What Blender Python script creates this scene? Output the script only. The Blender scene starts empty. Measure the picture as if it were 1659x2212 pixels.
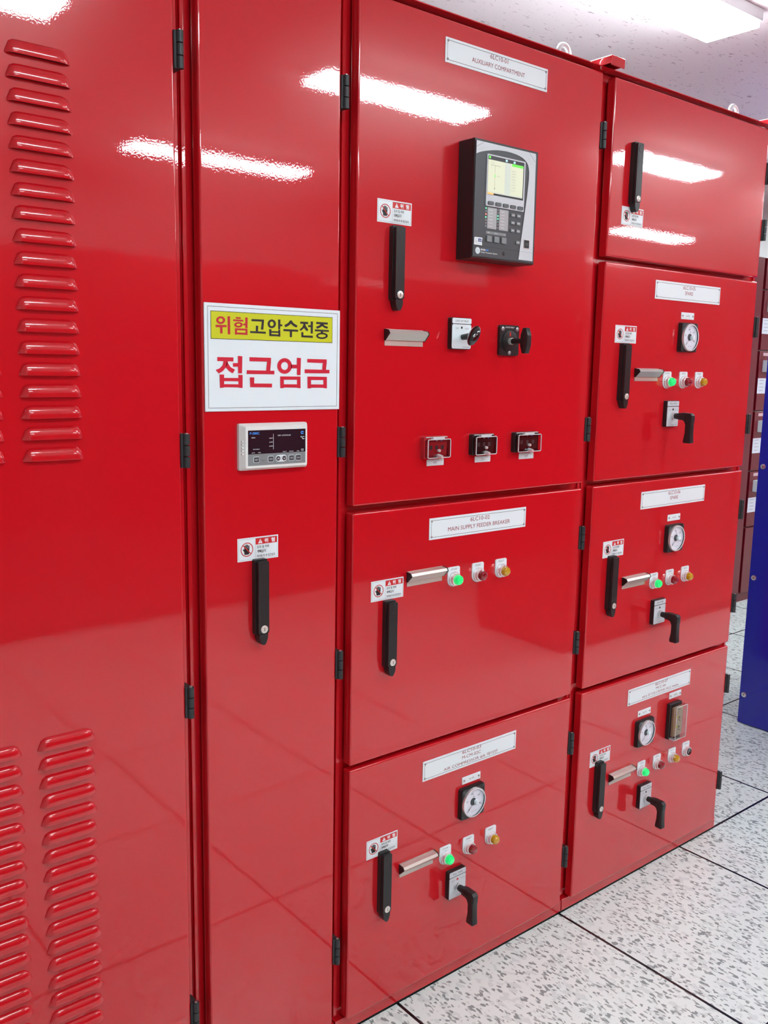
import bpy, bmesh, math, random
from mathutils import Vector, Matrix
random.seed(7)
scene = bpy.context.scene
# ---------------------------------------------------------------- camera
CAM = Vector((0.0, -1.497, 1.542))
RIGHT = Vector((0.7750993, -0.63159208, 0.01767827))
UP = Vector((0.08709706, 0.1345151, 0.98707639))
FWD = Vector((0.62580762, 0.76354249, -0.15927237))
cd = bpy.data.cameras.new('camera'); cam = bpy.data.objects.new('camera', cd)
scene.collection.objects.link(cam)
m = Matrix((RIGHT, UP, -FWD)).transposed().to_4x4(); m.translation = CAM
cam.matrix_world = m
cd.sensor_fit = 'VERTICAL'; cd.sensor_height = 36.0
cd.lens = 36.0 * 1966.04 / 2212.0
cd.clip_start = 0.02; cd.clip_end = 60
scene.camera = cam
# ---------------------------------------------------------------- world, exposure
w = bpy.data.worlds.new('world'); scene.world = w; w.use_nodes = True
w.node_tree.nodes['Background'].inputs[0].default_value = (0.8, 0.9, 1.0, 1)
w.node_tree.nodes['Background'].inputs[1].default_value = 0.02
vs = scene.view_settings
vs.view_transform = 'Standard'; vs.look = 'None'; vs.gamma = 1.0; vs.use_curve_mapping = False
vs.exposure = 1.1
LAMP = 17.0            # radiance of the ceiling panels
ZC = 2.66              # ceiling height
# ---------------------------------------------------------------- materials
MATS = {}
def mat(name, col=(0.8, 0.8, 0.8), rough=0.5, metal=0.0, coat=0.0, coat_rough=0.05, emit=None, es=0.0, spec=0.5, trans=0.0, ior=1.5, alpha=1.0):
    M = bpy.data.materials.new(name); M.use_nodes = True
    b = M.node_tree.nodes['Principled BSDF']
    b.inputs['Base Color'].default_value = (*col, 1)
    b.inputs['Roughness'].default_value = rough
    b.inputs['Metallic'].default_value = metal
    b.inputs['Coat Weight'].default_value = coat
    b.inputs['Coat Roughness'].default_value = coat_rough
    b.inputs['Specular IOR Level'].default_value = spec
    b.inputs['Transmission Weight'].default_value = trans
    b.inputs['IOR'].default_value = ior
    b.inputs['Alpha'].default_value = alpha
    if emit:
        b.inputs['Emission Color'].default_value = (*emit, 1); b.inputs['Emission Strength'].default_value = es
    MATS[name] = M
    return M
def nd(M, t, **k):
    n = M.node_tree.nodes.new(t)
    for a, v in k.items(): setattr(n, a, v)
    return n
def lk(M, a, b): M.node_tree.links.new(a, b)
def coords(M, scale=(1, 1, 1), rot=(0, 0, 0)):
    g = nd(M, 'ShaderNodeNewGeometry'); mp = nd(M, 'ShaderNodeMapping')
    mp.inputs['Scale'].default_value = scale; mp.inputs['Rotation'].default_value = rot
    lk(M, g.outputs['Position'], mp.inputs['Vector']); return mp.outputs['Vector']
def bsdf(M): return M.node_tree.nodes['Principled BSDF']
def paint(name, col, rough, coat, peel=0.024, cr=0.012):
    M = mat(name, col, rough, coat=coat, coat_rough=cr, spec=0.22)
    bsdf(M).inputs['Coat IOR'].default_value = 1.57
    v = coords(M)
    n = nd(M, 'ShaderNodeTexNoise'); n.inputs['Scale'].default_value = 260; n.inputs['Detail'].default_value = 1.0
    n2 = nd(M, 'ShaderNodeTexNoise'); n2.inputs['Scale'].default_value = 5.0
    lk(M, v, n.inputs['Vector']); lk(M, v, n2.inputs['Vector'])
    bp = nd(M, 'ShaderNodeBump'); bp.inputs['Strength'].default_value = peel; bp.inputs['Distance'].default_value = 0.001
    lk(M, n.outputs['Fac'], bp.inputs['Height'])
    b2 = nd(M, 'ShaderNodeBump'); b2.inputs['Strength'].default_value = 0.05; b2.inputs['Distance'].default_value = 0.004
    lk(M, n2.outputs['Fac'], b2.inputs['Height']); lk(M, bp.outputs['Normal'], b2.inputs['Normal'])
    lk(M, b2.outputs['Normal'], bsdf(M).inputs['Normal']); lk(M, b2.outputs['Normal'], bsdf(M).inputs['Coat Normal'])
    return M
paint('red', (0.57, 0.006, 0.013), 0.24, 1.0)
paint('red_dim', (0.15, 0.003, 0.012), 0.35, 0.35)  # far row's weaker light and dark reflections put into a darker red
paint('blue', (0.007, 0.009, 0.36), 0.25, 0.8)
mat('black', (0.010, 0.011, 0.012), 0.38)
mat('black_gloss', (0.006, 0.006, 0.007), 0.12, coat=1.0)
mat('hinge_black', (0.022, 0.027, 0.030), 0.45)
mat('gasket', (0.02, 0.012, 0.012), 0.7)
mat('charcoal', (0.050, 0.058, 0.066), 0.42)
mat('grey', (0.22, 0.24, 0.25), 0.45)
mat('grey_dark', (0.10, 0.115, 0.12), 0.4)
mat('silver_panel', (0.60, 0.64, 0.68), 0.35)
mat('white', (0.78, 0.88, 0.92), 0.3)
mat('white_case', (0.78, 0.80, 0.78), 0.4)
mat('sticker_white', (0.78, 0.87, 0.90), 0.35)
mat('yellow', (0.60, 0.64, 0.015), 0.35)
mat('text_red', (0.52, 0.02, 0.03), 0.4)
mat('text_crimson', (0.62, 0.010, 0.035), 0.4)
mat('text_maroon', (0.26, 0.010, 0.02), 0.5)
mat('text_black', (0.012, 0.012, 0.014), 0.5)
mat('text_white', (0.85, 0.87, 0.9), 0.5)
mat('text_grey', (0.35, 0.37, 0.4), 0.5)
mat('text_blue', (0.05, 0.25, 0.75), 0.4, emit=(0.05, 0.3, 0.9), es=0.15)
mat('header_red', (0.60, 0.02, 0.02), 0.4)
mat('aluminium', (0.62, 0.60, 0.55), 0.38, metal=0.75)
mat('chrome', (0.86, 0.88, 0.90), 0.2, metal=0.55)
mat('legend', (0.42, 0.44, 0.45), 0.3, metal=0.3)
mat('steel', (0.72, 0.73, 0.74), 0.28, metal=0.9)
mat('added_sheet_grey', (0.26, 0.26, 0.27), 0.6, metal=0.2)
mat('screw_steel', (0.35, 0.36, 0.37), 0.35, metal=0.8)
mat('key_metal', (0.75, 0.74, 0.68), 0.3, metal=0.5)
mat('window_black', (0.006, 0.007, 0.014), 0.25)
mat('screen_cream', (0.25, 0.26, 0.22), 0.4, emit=(0.86, 0.90, 0.62), es=0.30)
mat('screen_pale', (0.25, 0.26, 0.22), 0.4, emit=(0.72, 0.82, 0.74), es=0.28)
mat('screen_green', (0.1, 0.7, 0.05), 0.4, emit=(0.10, 0.75, 0.04), es=0.35)
mat('screen_orange', (0.8, 0.35, 0.1), 0.4, emit=(0.9, 0.42, 0.12), es=0.3)
mat('screen_dark', (0.02, 0.025, 0.03), 0.3)
mat('screen_icon', (0.4, 0.7, 0.8), 0.4, emit=(0.4, 0.75, 0.9), es=0.3)
mat('led_green', (0.1, 0.7, 0.3), 0.4, emit=(0.15, 0.9, 0.35), es=0.8)
mat('led_red', (0.8, 0.1, 0.1), 0.4, emit=(1.0, 0.15, 0.12), es=0.9)
mat('led_off', (0.35, 0.37, 0.38), 0.4)
mat('green_lens', (0.0, 0.55, 0.13), 0.12, coat=1.0, emit=(0.0, 0.85, 0.20), es=0.28)
mat('red_lens', (0.26, 0.004, 0.010), 0.1, coat=1.0)
mat('yellow_lens', (0.55, 0.30, 0.003), 0.1, coat=1.0)
mat('dial_white', (0.74, 0.77, 0.86), 0.35)
mat('cream', (0.62, 0.56, 0.36), 0.45)
mat('logo_navy', (0.03, 0.04, 0.22), 0.4)
mat('red_base', (0.50, 0.02, 0.03), 0.4)
mat('lamp_housing', (0.62, 0.63, 0.66), 0.5)
mat('diffuser', (0.9, 0.9, 0.9), 0.5, emit=(0.82, 0.97, 0.99), es=LAMP)
mat('lens_rim', (0.85, 0.75, 0.55), 0.4, emit=(1.0, 0.85, 0.6), es=1.2)
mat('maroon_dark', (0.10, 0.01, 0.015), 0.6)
mat('wall_white', (0.88, 0.89, 0.90), 0.6)
mat('card', (0.66, 0.68, 0.78), 0.5)
mat('pink_card', (0.62, 0.40, 0.45), 0.5)
# clear plastic: thin glossy shell you see through
def clear(name, tint, gl=0.16):
    M = bpy.data.materials.new(name); M.use_nodes = True; nt = M.node_tree; nt.nodes.clear()
    o = nd(M, 'ShaderNodeOutputMaterial'); tr = nd(M, 'ShaderNodeBsdfTransparent'); g = nd(M, 'ShaderNodeBsdfGlossy')
    tr.inputs[0].default_value = (*tint, 1); g.inputs['Roughness'].default_value = 0.06
    fr = nd(M, 'ShaderNodeFresnel'); fr.inputs[0].default_value = 1.45
    ad = nd(M, 'ShaderNodeMath', operation='ADD'); ad.inputs[1].default_value = gl; ad.use_clamp = True
    mx = nd(M, 'ShaderNodeMixShader'); lk(M, fr.outputs[0], ad.inputs[0]); lk(M, ad.outputs[0], mx.inputs[0])
    lk(M, tr.outputs[0], mx.inputs[1]); lk(M, g.outputs[0], mx.inputs[2]); lk(M, mx.outputs[0], o.inputs[0])
    MATS[name] = M
clear('clear', (0.92, 0.93, 0.94), 0.05)
mat('clear_rim', (0.78, 0.80, 0.82), 0.15, alpha=0.75)
clear('clear_thin', (0.97, 0.97, 0.98), 0.0)

# terrazzo-look access floor: white tiles with grey chips and black joints
TX, TY, TP = 1.316, 0.026, 0.604
M = mat('floor_tile', (0.8, 0.8, 0.8), 0.22, spec=0.5)
def chips(scale, rot, stretch, thr, dist):
    v = coords(M, stretch, rot)
    n = nd(M, 'ShaderNodeTexNoise'); n.inputs['Scale'].default_value = 55; n.inputs['Detail'].default_value = 1.0
    lk(M, v, n.inputs['Vector'])
    mx = nd(M, 'ShaderNodeVectorMath', operation='MULTIPLY_ADD'); mx.inputs[1].default_value = (dist,) * 3
    lk(M, n.outputs['Color'], mx.inputs[0]); lk(M, v, mx.inputs[2])
    vo = nd(M, 'ShaderNodeTexVoronoi'); vo.inputs['Scale'].default_value = scale; lk(M, mx.outputs[0], vo.inputs['Vector'])
    sp = nd(M, 'ShaderNodeSeparateColor'); lk(M, vo.outputs['Color'], sp.inputs[0])
    g = nd(M, 'ShaderNodeMath', operation='GREATER_THAN'); g.inputs[1].default_value = thr; lk(M, sp.outputs[0], g.inputs[0])
    return g.outputs[0]
c1 = chips(170, (0, 0, 0.4), (1, 0.55, 1), 0.90, 0.009)
c2 = chips(210, (0, 0, -0.8), (1, 0.45, 1), 0.91, 0.009)
c3 = chips(90, (0, 0, 1.1), (1, 0.7, 1), 0.80, 0.02)
def mixc(fac, a, b):
    x = nd(M, 'ShaderNodeMix', data_type='RGBA'); lk(M, fac, x.inputs[0])
    for i, s in ((6, a), (7, b)):
        if isinstance(s, tuple): x.inputs[i].default_value = (*s, 1)
        else: lk(M, s, x.inputs[i])
    return x.outputs[2]
col = mixc(c3, (0.82, 0.92, 0.895), (0.71, 0.81, 0.79))
col = mixc(c2, col, (0.42, 0.49, 0.48)); col = mixc(c1, col, (0.29, 0.35, 0.35))
g = nd(M, 'ShaderNodeNewGeometry'); sx = nd(M, 'ShaderNodeSeparateXYZ'); lk(M, g.outputs['Position'], sx.inputs[0])
def joint(out, off):
    s = nd(M, 'ShaderNodeMath', operation='SUBTRACT'); s.inputs[1].default_value = off - TP / 2 - TP * 40; lk(M, out, s.inputs[0])
    md = nd(M, 'ShaderNodeMath', operation='MODULO'); md.inputs[1].default_value = TP; lk(M, s.outputs[0], md.inputs[0])
    d = nd(M, 'ShaderNodeMath', operation='SUBTRACT'); d.inputs[1].default_value = TP / 2; lk(M, md.outputs[0], d.inputs[0])
    a = nd(M, 'ShaderNodeMath', operation='ABSOLUTE'); lk(M, d.outputs[0], a.inputs[0])
    l = nd(M, 'ShaderNodeMath', operation='LESS_THAN'); l.inputs[1].default_value = 0.0042; lk(M, a.outputs[0], l.inputs[0])
    return l.outputs[0]
jx = joint(sx.outputs[0], TX); jy = joint(sx.outputs[1], TY)
mxx = nd(M, 'ShaderNodeMath', operation='MAXIMUM'); lk(M, jx, mxx.inputs[0]); lk(M, jy, mxx.inputs[1])
col = mixc(mxx.outputs[0], col, (0.012, 0.012, 0.014))
lk(M, col, bsdf(M).inputs['Base Color'])
# white fissured ceiling board, red bounce from the cabinets put into its tint
M = mat('ceiling_board', (0.8, 0.7, 0.72), 0.8)
def worms(rot, scale, thr):
    v = coords(M, (1, 3.2, 1), (0, 0, rot))
    n = nd(M, 'ShaderNodeTexNoise'); n.inputs['Scale'].default_value = scale; n.inputs['Detail'].default_value = 1.5; n.inputs['Distortion'].default_value = 1.0
    lk(M, v, n.inputs['Vector'])
    g = nd(M, 'ShaderNodeMath', operation='GREATER_THAN'); g.inputs[1].default_value = thr; lk(M, n.outputs['Fac'], g.inputs[0])
    return g.outputs[0]
a = worms(0.2, 26, 0.70); b = worms(0.9, 30, 0.705)
mxx = nd(M, 'ShaderNodeMath', operation='MAXIMUM'); lk(M, a, mxx.inputs[0]); lk(M, b, mxx.inputs[1])
col = mixc(mxx.outputs[0], (0.90, 0.75, 0.765), (0.54, 0.39, 0.42))
lk(M, col, bsdf(M).inputs['Base Color'])
bp = nd(M, 'ShaderNodeBump'); bp.inputs['Strength'].default_value = 0.4; bp.inputs['Distance'].default_value = 0.003; bp.invert = True
lk(M, mxx.outputs[0], bp.inputs['Height']); lk(M, bp.outputs['Normal'], bsdf(M).inputs['Normal'])

# ---------------------------------------------------------------- mesh builder (door-plane coordinates: x, z, d = distance out of the door face)
WPOS = {}
class MB:
    wn = False
    def __init__(s): s.v = []; s.f = []; s.m = []; s.mats = []; s.sm = []
    def mi(s, m):
        if m not in s.mats: s.mats.append(m)
        return s.mats.index(m)
    def add(s, vs, fs, m, smooth=False):
        o = len(s.v); s.v += [tuple(v) for v in vs]; i = s.mi(m)
        for f in fs: s.f.append([o + k for k in f]); s.m.append(i); s.sm.append(smooth)
    def box(s, x0, x1, y0, y1, z0, z1, m, bev=0.0, seg=2):
        if bev > 0: s.wn = True
        bm = bmesh.new(); bmesh.ops.create_cube(bm, size=1)
        for v in bm.verts: v.co = Vector(((x0 + x1) / 2 + v.co.x * (x1 - x0), (y0 + y1) / 2 + v.co.y * (y1 - y0), (z0 + z1) / 2 + v.co.z * (z1 - z0)))
        if bev > 0: bmesh.ops.bevel(bm, geom=list(bm.edges), offset=bev, segments=seg, profile=0.5, affect='EDGES')
        bm.verts.ensure_lookup_table(); bm.verts.index_update()
        s.add([v.co[:] for v in bm.verts], [[v.index for v in f.verts] for f in bm.faces], m, bev > 0); bm.free()
    def pbox(s, x0, x1, z0, z1, d0, d1, m, bev=0.0, seg=2): s.box(x0, x1, -d1, -d0, z0, z1, m, bev, seg)
    def poly(s, pts, d, m):                      # flat polygon facing out (-y); pts (x, z)
        s.add([(x, -d, z) for x, z in pts], [list(range(len(pts)))], m)
    def rect(s, x0, x1, z0, z1, d, m): s.poly([(x0, z0), (x1, z0), (x1, z1), (x0, z1)], d, m)
    def frame(s, x0, x1, z0, z1, t, d, m):
        s.rect(x0, x1, z0, z0 + t, d, m); s.rect(x0, x1, z1 - t, z1, d, m)
        s.rect(x0, x0 + t, z0 + t, z1 - t, d, m); s.rect(x1 - t, x1, z0 + t, z1 - t, d, m)
    def prism(s, pts, d0, d1, m, smooth=False):        # extrude (x, z) outline from d0 to d1
        n = len(pts); vs = [(x, -d0, z) for x, z in pts] + [(x, -d1, z) for x, z in pts]
        s.add(vs, [list(range(n))[::-1], [n + i for i in range(n)]] , m)
        s.add(vs, [[i, (i + 1) % n, n + (i + 1) % n, n + i] for i in range(n)], m, smooth)
    def xprism(s, pts, x0, x1, m):               # extrude (y, z) outline along x
        n = len(pts); vs = [(x0, y, z) for y, z in pts] + [(x1, y, z) for y, z in pts]
        s.add(vs, [list(range(n)), [n + i for i in range(n)][::-1]] + [[i, n + i, n + (i + 1) % n, (i + 1) % n] for i in range(n)], m)
    def rrect(s, x0, x1, z0, z1, r, n=5):
        o = []
        for cx, cz, a in ((x1 - r, z0 + r, -90), (x1 - r, z1 - r, 0), (x0 + r, z1 - r, 90), (x0 + r, z0 + r, 180)):
            for k in range(n + 1):
                t = math.radians(a + 90 * k / n); o.append((cx + r * math.cos(t), cz + r * math.sin(t)))
        return o
    def circ(s, cx, cz, r, n=28, a0=0, a1=360):
        return [(cx + r * math.cos(math.radians(a0 + (a1 - a0) * k / n)), cz + r * math.sin(math.radians(a0 + (a1 - a0) * k / n))) for k in range(n if a1 - a0 == 360 else n + 1)]
    def ring(s, cx, cz, r0, r1, d, m, n=28, a0=0, a1=360):
        for k in range(n):
            t0, t1 = [math.radians(a0 + (a1 - a0) * j / n) for j in (k, k + 1)]
            s.poly([(cx + r0 * math.cos(t0), cz + r0 * math.sin(t0)), (cx + r1 * math.cos(t0), cz + r1 * math.sin(t0)), (cx + r1 * math.cos(t1), cz + r1 * math.sin(t1)), (cx + r0 * math.cos(t1), cz + r0 * math.sin(t1))], d, m)
    def lathe(s, cx, cz, prof, m, n=28, flat=False):    # prof: (d, r) pairs, axis along -y
        vs = []; fs = []
        for d, r in prof:
            for k in range(n):
                t = 2 * math.pi * k / n; vs.append((cx + r * math.cos(t), -d, cz + r * math.sin(t)))
        for j in range(len(prof) - 1):
            for k in range(n): fs.append([j * n + k, j * n + (k + 1) % n, (j + 1) * n + (k + 1) % n, (j + 1) * n + k])
        fs.append([(len(prof) - 1) * n + k for k in range(n)])
        s.add(vs, fs, m, not flat)
    def line(s, x0, z0, x1, z1, t, d, m):
        dx, dz = x1 - x0, z1 - z0; L = math.hypot(dx, dz); nx, nz = -dz / L * t / 2, dx / L * t / 2
        s.poly([(x0 + nx, z0 + nz), (x0 - nx, z0 - nz), (x1 - nx, z1 - nz), (x1 + nx, z1 + nz)], d, m)
    def tube(s, pts, rad, m, n=12, cap=True):
        pts = [Vector(p) for p in pts]; rad = rad if isinstance(rad, (list, tuple)) else [rad] * len(pts)
        vs = []; fs = []; ref = None
        for i, p in enumerate(pts):
            t = (pts[min(i + 1, len(pts) - 1)] - pts[max(i - 1, 0)]).normalized()
            if ref is None: ref = t.orthogonal().normalized()
            ref = (ref - t * ref.dot(t)).normalized(); b = t.cross(ref)
            for k in range(n):
                a = 2 * math.pi * k / n; vs.append(p + (ref * math.cos(a) + b * math.sin(a)) * rad[i])
        for i in range(len(pts) - 1):
            for k in range(n): fs.append([i * n + k, i * n + (k + 1) % n, (i + 1) * n + (k + 1) % n, (i + 1) * n + k])
        if cap: fs += [list(range(n))[::-1], [(len(pts) - 1) * n + k for k in range(n)]]
        s.add(vs, fs, m, True)
    def text(s, t, cx, cz, w, h, d, m, off=0.0, align='c'):
        vs, fs, (tw, th) = glyphs(t, off)
        k = min(w / tw, h / th) if w and h else (w / tw if w else h / th)
        kx = (w / tw) if (w and h) else k; kz = (h / th) if (w and h) else k
        ox = cx - tw * kx / 2 if align == 'c' else cx
        s.add([(ox + x * kx, -d, cz - th * kz / 2 + y * kz) for x, y in vs], fs, m)
    def move(s, dx, dz):
        s.v = [(x + dx, y, z + dz) for x, y, z in s.v]; return s
    def build(s, name, parent=None, origin=None, label=None):
        me = bpy.data.meshes.new(name)
        if origin is None:
            xs, ys, zs = zip(*s.v); origin = ((min(xs) + max(xs)) / 2, max(ys), min(zs))
        o = Vector(origin)
        me.from_pydata([(x - o.x, y - o.y, z - o.z) for x, y, z in s.v], [], s.f)
        for mm in s.mats: me.materials.append(MATS[mm])
        me.polygons.foreach_set('material_index', s.m); me.polygons.foreach_set('use_smooth', s.sm)
        me.update()
        if any(s.sm): me.set_sharp_from_angle(angle=math.radians(38))
        ob = bpy.data.objects.new(name, me); scene.collection.objects.link(ob)
        if s.wn: wm = ob.modifiers.new('wn', 'WEIGHTED_NORMAL'); wm.keep_sharp = True; wm.weight = 80
        if parent: ob.parent = parent; ob.location = o - WPOS[parent]
        else: ob.location = o
        WPOS[ob] = o
        if label: ob['label'] = label
        return ob
GC = {}
def glyphs(t, off):
    if (t, off) in GC: return GC[(t, off)]
    cu = bpy.data.curves.new('t', 'FONT'); cu.body = t; cu.offset = off; cu.resolution_u = 3
    ob = bpy.data.objects.new('t', cu); scene.collection.objects.link(ob)
    dg = bpy.context.evaluated_depsgraph_get(); dg.update()
    me = bpy.data.meshes.new_from_object(ob.evaluated_get(dg))
    vs = [(v.co.x, v.co.y) for v in me.vertices]; fs = [list(p.vertices) for p in me.polygons]
    x0, x1 = min(v[0] for v in vs), max(v[0] for v in vs); y0, y1 = min(v[1] for v in vs), max(v[1] for v in vs)
    vs = [(x - x0, y - y0) for x, y in vs]
    # every face turned to look out of the door
    out = []
    for f in fs:
        a = sum(vs[f[i]][0] * vs[f[(i + 1) % len(f)]][1] - vs[f[(i + 1) % len(f)]][0] * vs[f[i]][1] for i in range(len(f)))
        out.append(f if a > 0 else f[::-1])
    bpy.data.objects.remove(ob); bpy.data.curves.remove(cu); bpy.data.meshes.remove(me)
    GC[(t, off)] = (vs, out, (x1 - x0, y1 - y0)); return GC[(t, off)]
def thing(name, label, cat, loc, group=None):
    o = bpy.data.objects.new(name, None); scene.collection.objects.link(o); o.location = loc
    o.empty_display_size = 0.1; o['label'] = label; o['category'] = cat
    if group: o['group'] = group
    WPOS[o] = Vector(loc); return o
def tag(o, label, cat, group=None):
    o['label'] = label; o['category'] = cat
    if group: o['group'] = group
    return o
def struct(o): o['kind'] = 'structure'; return o

# ---------------------------------------------------------------- room shell
RX0, RX1, RY0, RY1 = -3.0, 9.4, -4.6, 2.32
b = MB(); b.box(RX0, RX1, RY0, RY1, -0.05, 0, 'floor_tile'); struct(b.build('floor'))
b = MB(); b.box(RX0, RX1, RY0, RY1, ZC, ZC + 0.05, 'ceiling_board'); struct(b.build('ceiling'))
for nm, a in (('wall_left', (RX0 - 0.1, RX0, RY0, RY1)), ('wall_right', (RX1, RX1 + 0.1, RY0, RY1)), ('wall_front', (RX0, RX1, RY0 - 0.1, RY0)), ('wall_back', (RX0, RX1, RY1, RY1 + 0.1))):
    b = MB(); b.box(a[0], a[1], a[2], a[3], 0, ZC, 'wall_white'); struct(b.build(nm))

# ---------------------------------------------------------------- ceiling lights
def light(x0, x1, y0, y1, label):
    t = thing('ceiling_light', label, 'ceiling light', ((x0 + x1) / 2, (y0 + y1) / 2, ZC), 'flat panel ceiling lights')
    b = MB(); b.box(x0 - 0.03, x1 + 0.012, y0 - 0.004, y1 + 0.02, 2.622, ZC, 'lamp_housing', 0.006); b.build('housing', t)
    b = MB(); b.box(x0, x1, y0, y1, 2.602, 2.623, 'diffuser', 0.004); b.build('diffuser', t, label='glowing white diffuser')
light(1.66, 2.82, 0.135, 0.32, 'long flat white ceiling light glowing above the red cabinet row')
light(0.20, 1.12, -1.61, -1.42, 'ceiling light over the aisle nearest the camera')
light(2.10, 2.93, -1.61, -1.42, 'ceiling light over the aisle facing the middle red cabinet')
light(3.96, 4.75, -1.61, -1.42, 'ceiling light over the aisle beside the blue cabinet')
light(5.60, 6.75, -1.61, -1.42, 'ceiling light over the aisle farthest from the camera')
light(2.03, 3.08, -3.15, -2.97, 'ceiling light over the rear aisle facing the narrow red cabinet')
light(6.06, 6.93, -3.15, -2.97, 'ceiling light over the rear aisle at the far end')

light(0.15, 1.20, -3.15, -2.97, 'ceiling light over the rear aisle behind the camera')
light(3.85, 4.75, 0.135, 0.32, 'added unseen ceiling light above the blue cabinet')  # added out of view for more light on back aisle and ceiling
light(5.80, 6.90, 0.135, 0.32, 'added unseen ceiling light in front of the far row of dark red cabinets')  # also added out of view, brightens the back aisle and wall
light(7.00, 8.10, 1.20, 1.39, 'added unseen ceiling light in front of the far row, nearest the right wall')  # extra lamp outside the frame, added to light the back wall
# ---------------------------------------------------------------- part builders for the cabinet fronts
def hinge(parent, x, z, z1=None):
    b = MB(); h = 0.0305
    b.box(x - 0.001, x + 0.0135, -0.002, 0.026, z - h, z + h, 'hinge_black', 0.001, 1)
    for a, c in ((-h, -h / 3 - .001), (-h / 3 + .001, h / 3 - .001), (h / 3 + .001, h)):
        b.tube([(x + 0.0095, -0.003, z + a), (x + 0.0095, -0.003, z + c)], 0.0062, 'hinge_black', 10)
    b.tube([(x + 0.0095, -0.003, z + h), (x + 0.0095, -0.003, z + h + 0.0015)], 0.003, 'steel', 8)
    b.build('hinge', parent)
def handle(parent, cx, zt):
    # body with angled sides, recessed thumb disc at the top, tongue at the bottom
    L = 0.150; w = 0.0140; b = MB()
    b.prism(b.rrect(cx - w, cx + w, zt - L, zt, 0.003, 3), 0, 0.012, 'black', False)
    b.prism(b.rrect(cx - w * 0.82, cx + w * 0.9, zt - L + 0.003, zt - 0.003, 0.003, 3), 0.012, 0.020, 'black', False)
    b.prism([(cx - 0.009, zt - L + 0.002), (cx - 0.009, zt - L - 0.006), (cx - 0.006, zt - L - 0.015), (cx - 0.001, zt - L - 0.0205), (cx + 0.004, zt - L - 0.0205), (cx + 0.008, zt - L - 0.014), (cx + 0.0105, zt - L - 0.006), (cx + 0.0105, zt - L + 0.002)], 0.002, 0.019, 'black')
    b.ring(cx + 0.0015, zt - 0.0175, 0.0083, 0.0092, 0.0204, 'hinge_black', 24)
    b.lathe(cx + 0.0015, zt - 0.0175, [(0.020, 0.0083), (0.0206, 0.0080), (0.0206, 0.001)], 'black', 24)
    b.rect(cx - 0.008, cx - 0.0070, zt - L + 0.006, zt - 0.030, 0.0203, 'hinge_black')
    b.build('handle', parent, label='black swing handle')
    b = MB(); zk = zt - 0.1385; x = cx + 0.001
    b.lathe(x, zk, [(0.0195, 0.0078), (0.0215, 0.0078), (0.022, 0.0070), (0.022, 0.0005)], 'key_metal', 20)
    b.rect(x - 0.0007, x + 0.0007, zk - 0.0035, zk + 0.0035, 0.0222, 'text_black')
    b.build('lock_cylinder', parent, label='round silver keyhole')
def sticker_mesh():
    b = MB(); W, H = 0.0915, 0.0455
    b.pbox(0, W, 0, H, 0, 0.0006, 'sticker_white')
    d = 0.0008; b.frame(0.0022, W - 0.0022, 0.0022, H - 0.0022, 0.0005, d, 'text_grey')
    b.rect(0.0395, 0.0399, 0.0022, H - 0.0022, d, 'text_grey')
    b.rect(0.040, W - 0.0026, 0.0305, H - 0.0028, d, 'header_red')
    # prohibition ring over a black hand
    cx, cz = 0.0205, 0.0228
    b.prism(b.rrect(cx - 0.0058, cx + 0.0052, cz - 0.0098, cz + 0.0015, 0.0022, 3), 0, 0.00085, 'text_black')
    for k, hh in enumerate((0.0085, 0.0102, 0.0098, 0.0078)):
        x = cx - 0.0046 + k * 0.0030; b.prism(b.rrect(x - 0.0012, x + 0.0012, cz - 0.001, cz + hh, 0.0011, 3), 0, 0.00085, 'text_black')
    b.prism([(cx - 0.005, cz - 0.006), (cx - 0.0092, cz + 0.0005), (cx - 0.0076, cz + 0.0018), (cx - 0.004, cz - 0.002)], 0, 0.00085, 'text_black')
    b.ring(cx, cz, 0.0121, 0.0138, 0.0010, 'header_red', 32)
    b.line(cx - 0.0092, cz + 0.0092, cx + 0.0092, cz - 0.0092, 0.0017, 0.0010, 'header_red')
    d = 0.0010
    b.poly([(0.0455, 0.0322), (0.0555, 0.0322), (0.0505, 0.0412)], d, 'text_white')
    b.rect(0.0500, 0.0510, 0.0350, 0.0388, d + 0.0001, 'header_red'); b.rect(0.0500, 0.0510, 0.0332, 0.0342, d + 0.0001, 'header_red')
    b.text('위', 0.0640, 0.0368, 0.0085, 0.0088, d, 'text_white', 0.03); b.text('험', 0.0795, 0.0368, 0.0085, 0.0088, d, 'text_white', 0.03)
    b.text('도어 및 커버', 0.0430, 0.0252, 0.0270, 0.0062, d, 'text_black', 0.012, 'l')
    b.text('개폐금지', 0.0430, 0.0168, 0.0200, 0.0062, d, 'text_black', 0.012, 'l')
    b.text('허가된 자 외 접근금지.', 0.0430, 0.0072, 0.0420, 0.0050, d, 'text_black', 0.010, 'l')
    return b
STK = sticker_mesh()
def copy_mb(s):
    b = MB(); b.v = list(s.v); b.f = [list(f) for f in s.f]; b.m = list(s.m); b.mats = list(s.mats); b.sm = list(s.sm); return b
def sticker(parent, x, z): copy_mb(STK).move(x, z).build('warning_sticker', parent, label='white and red danger sticker with a crossed-out hand')
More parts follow.
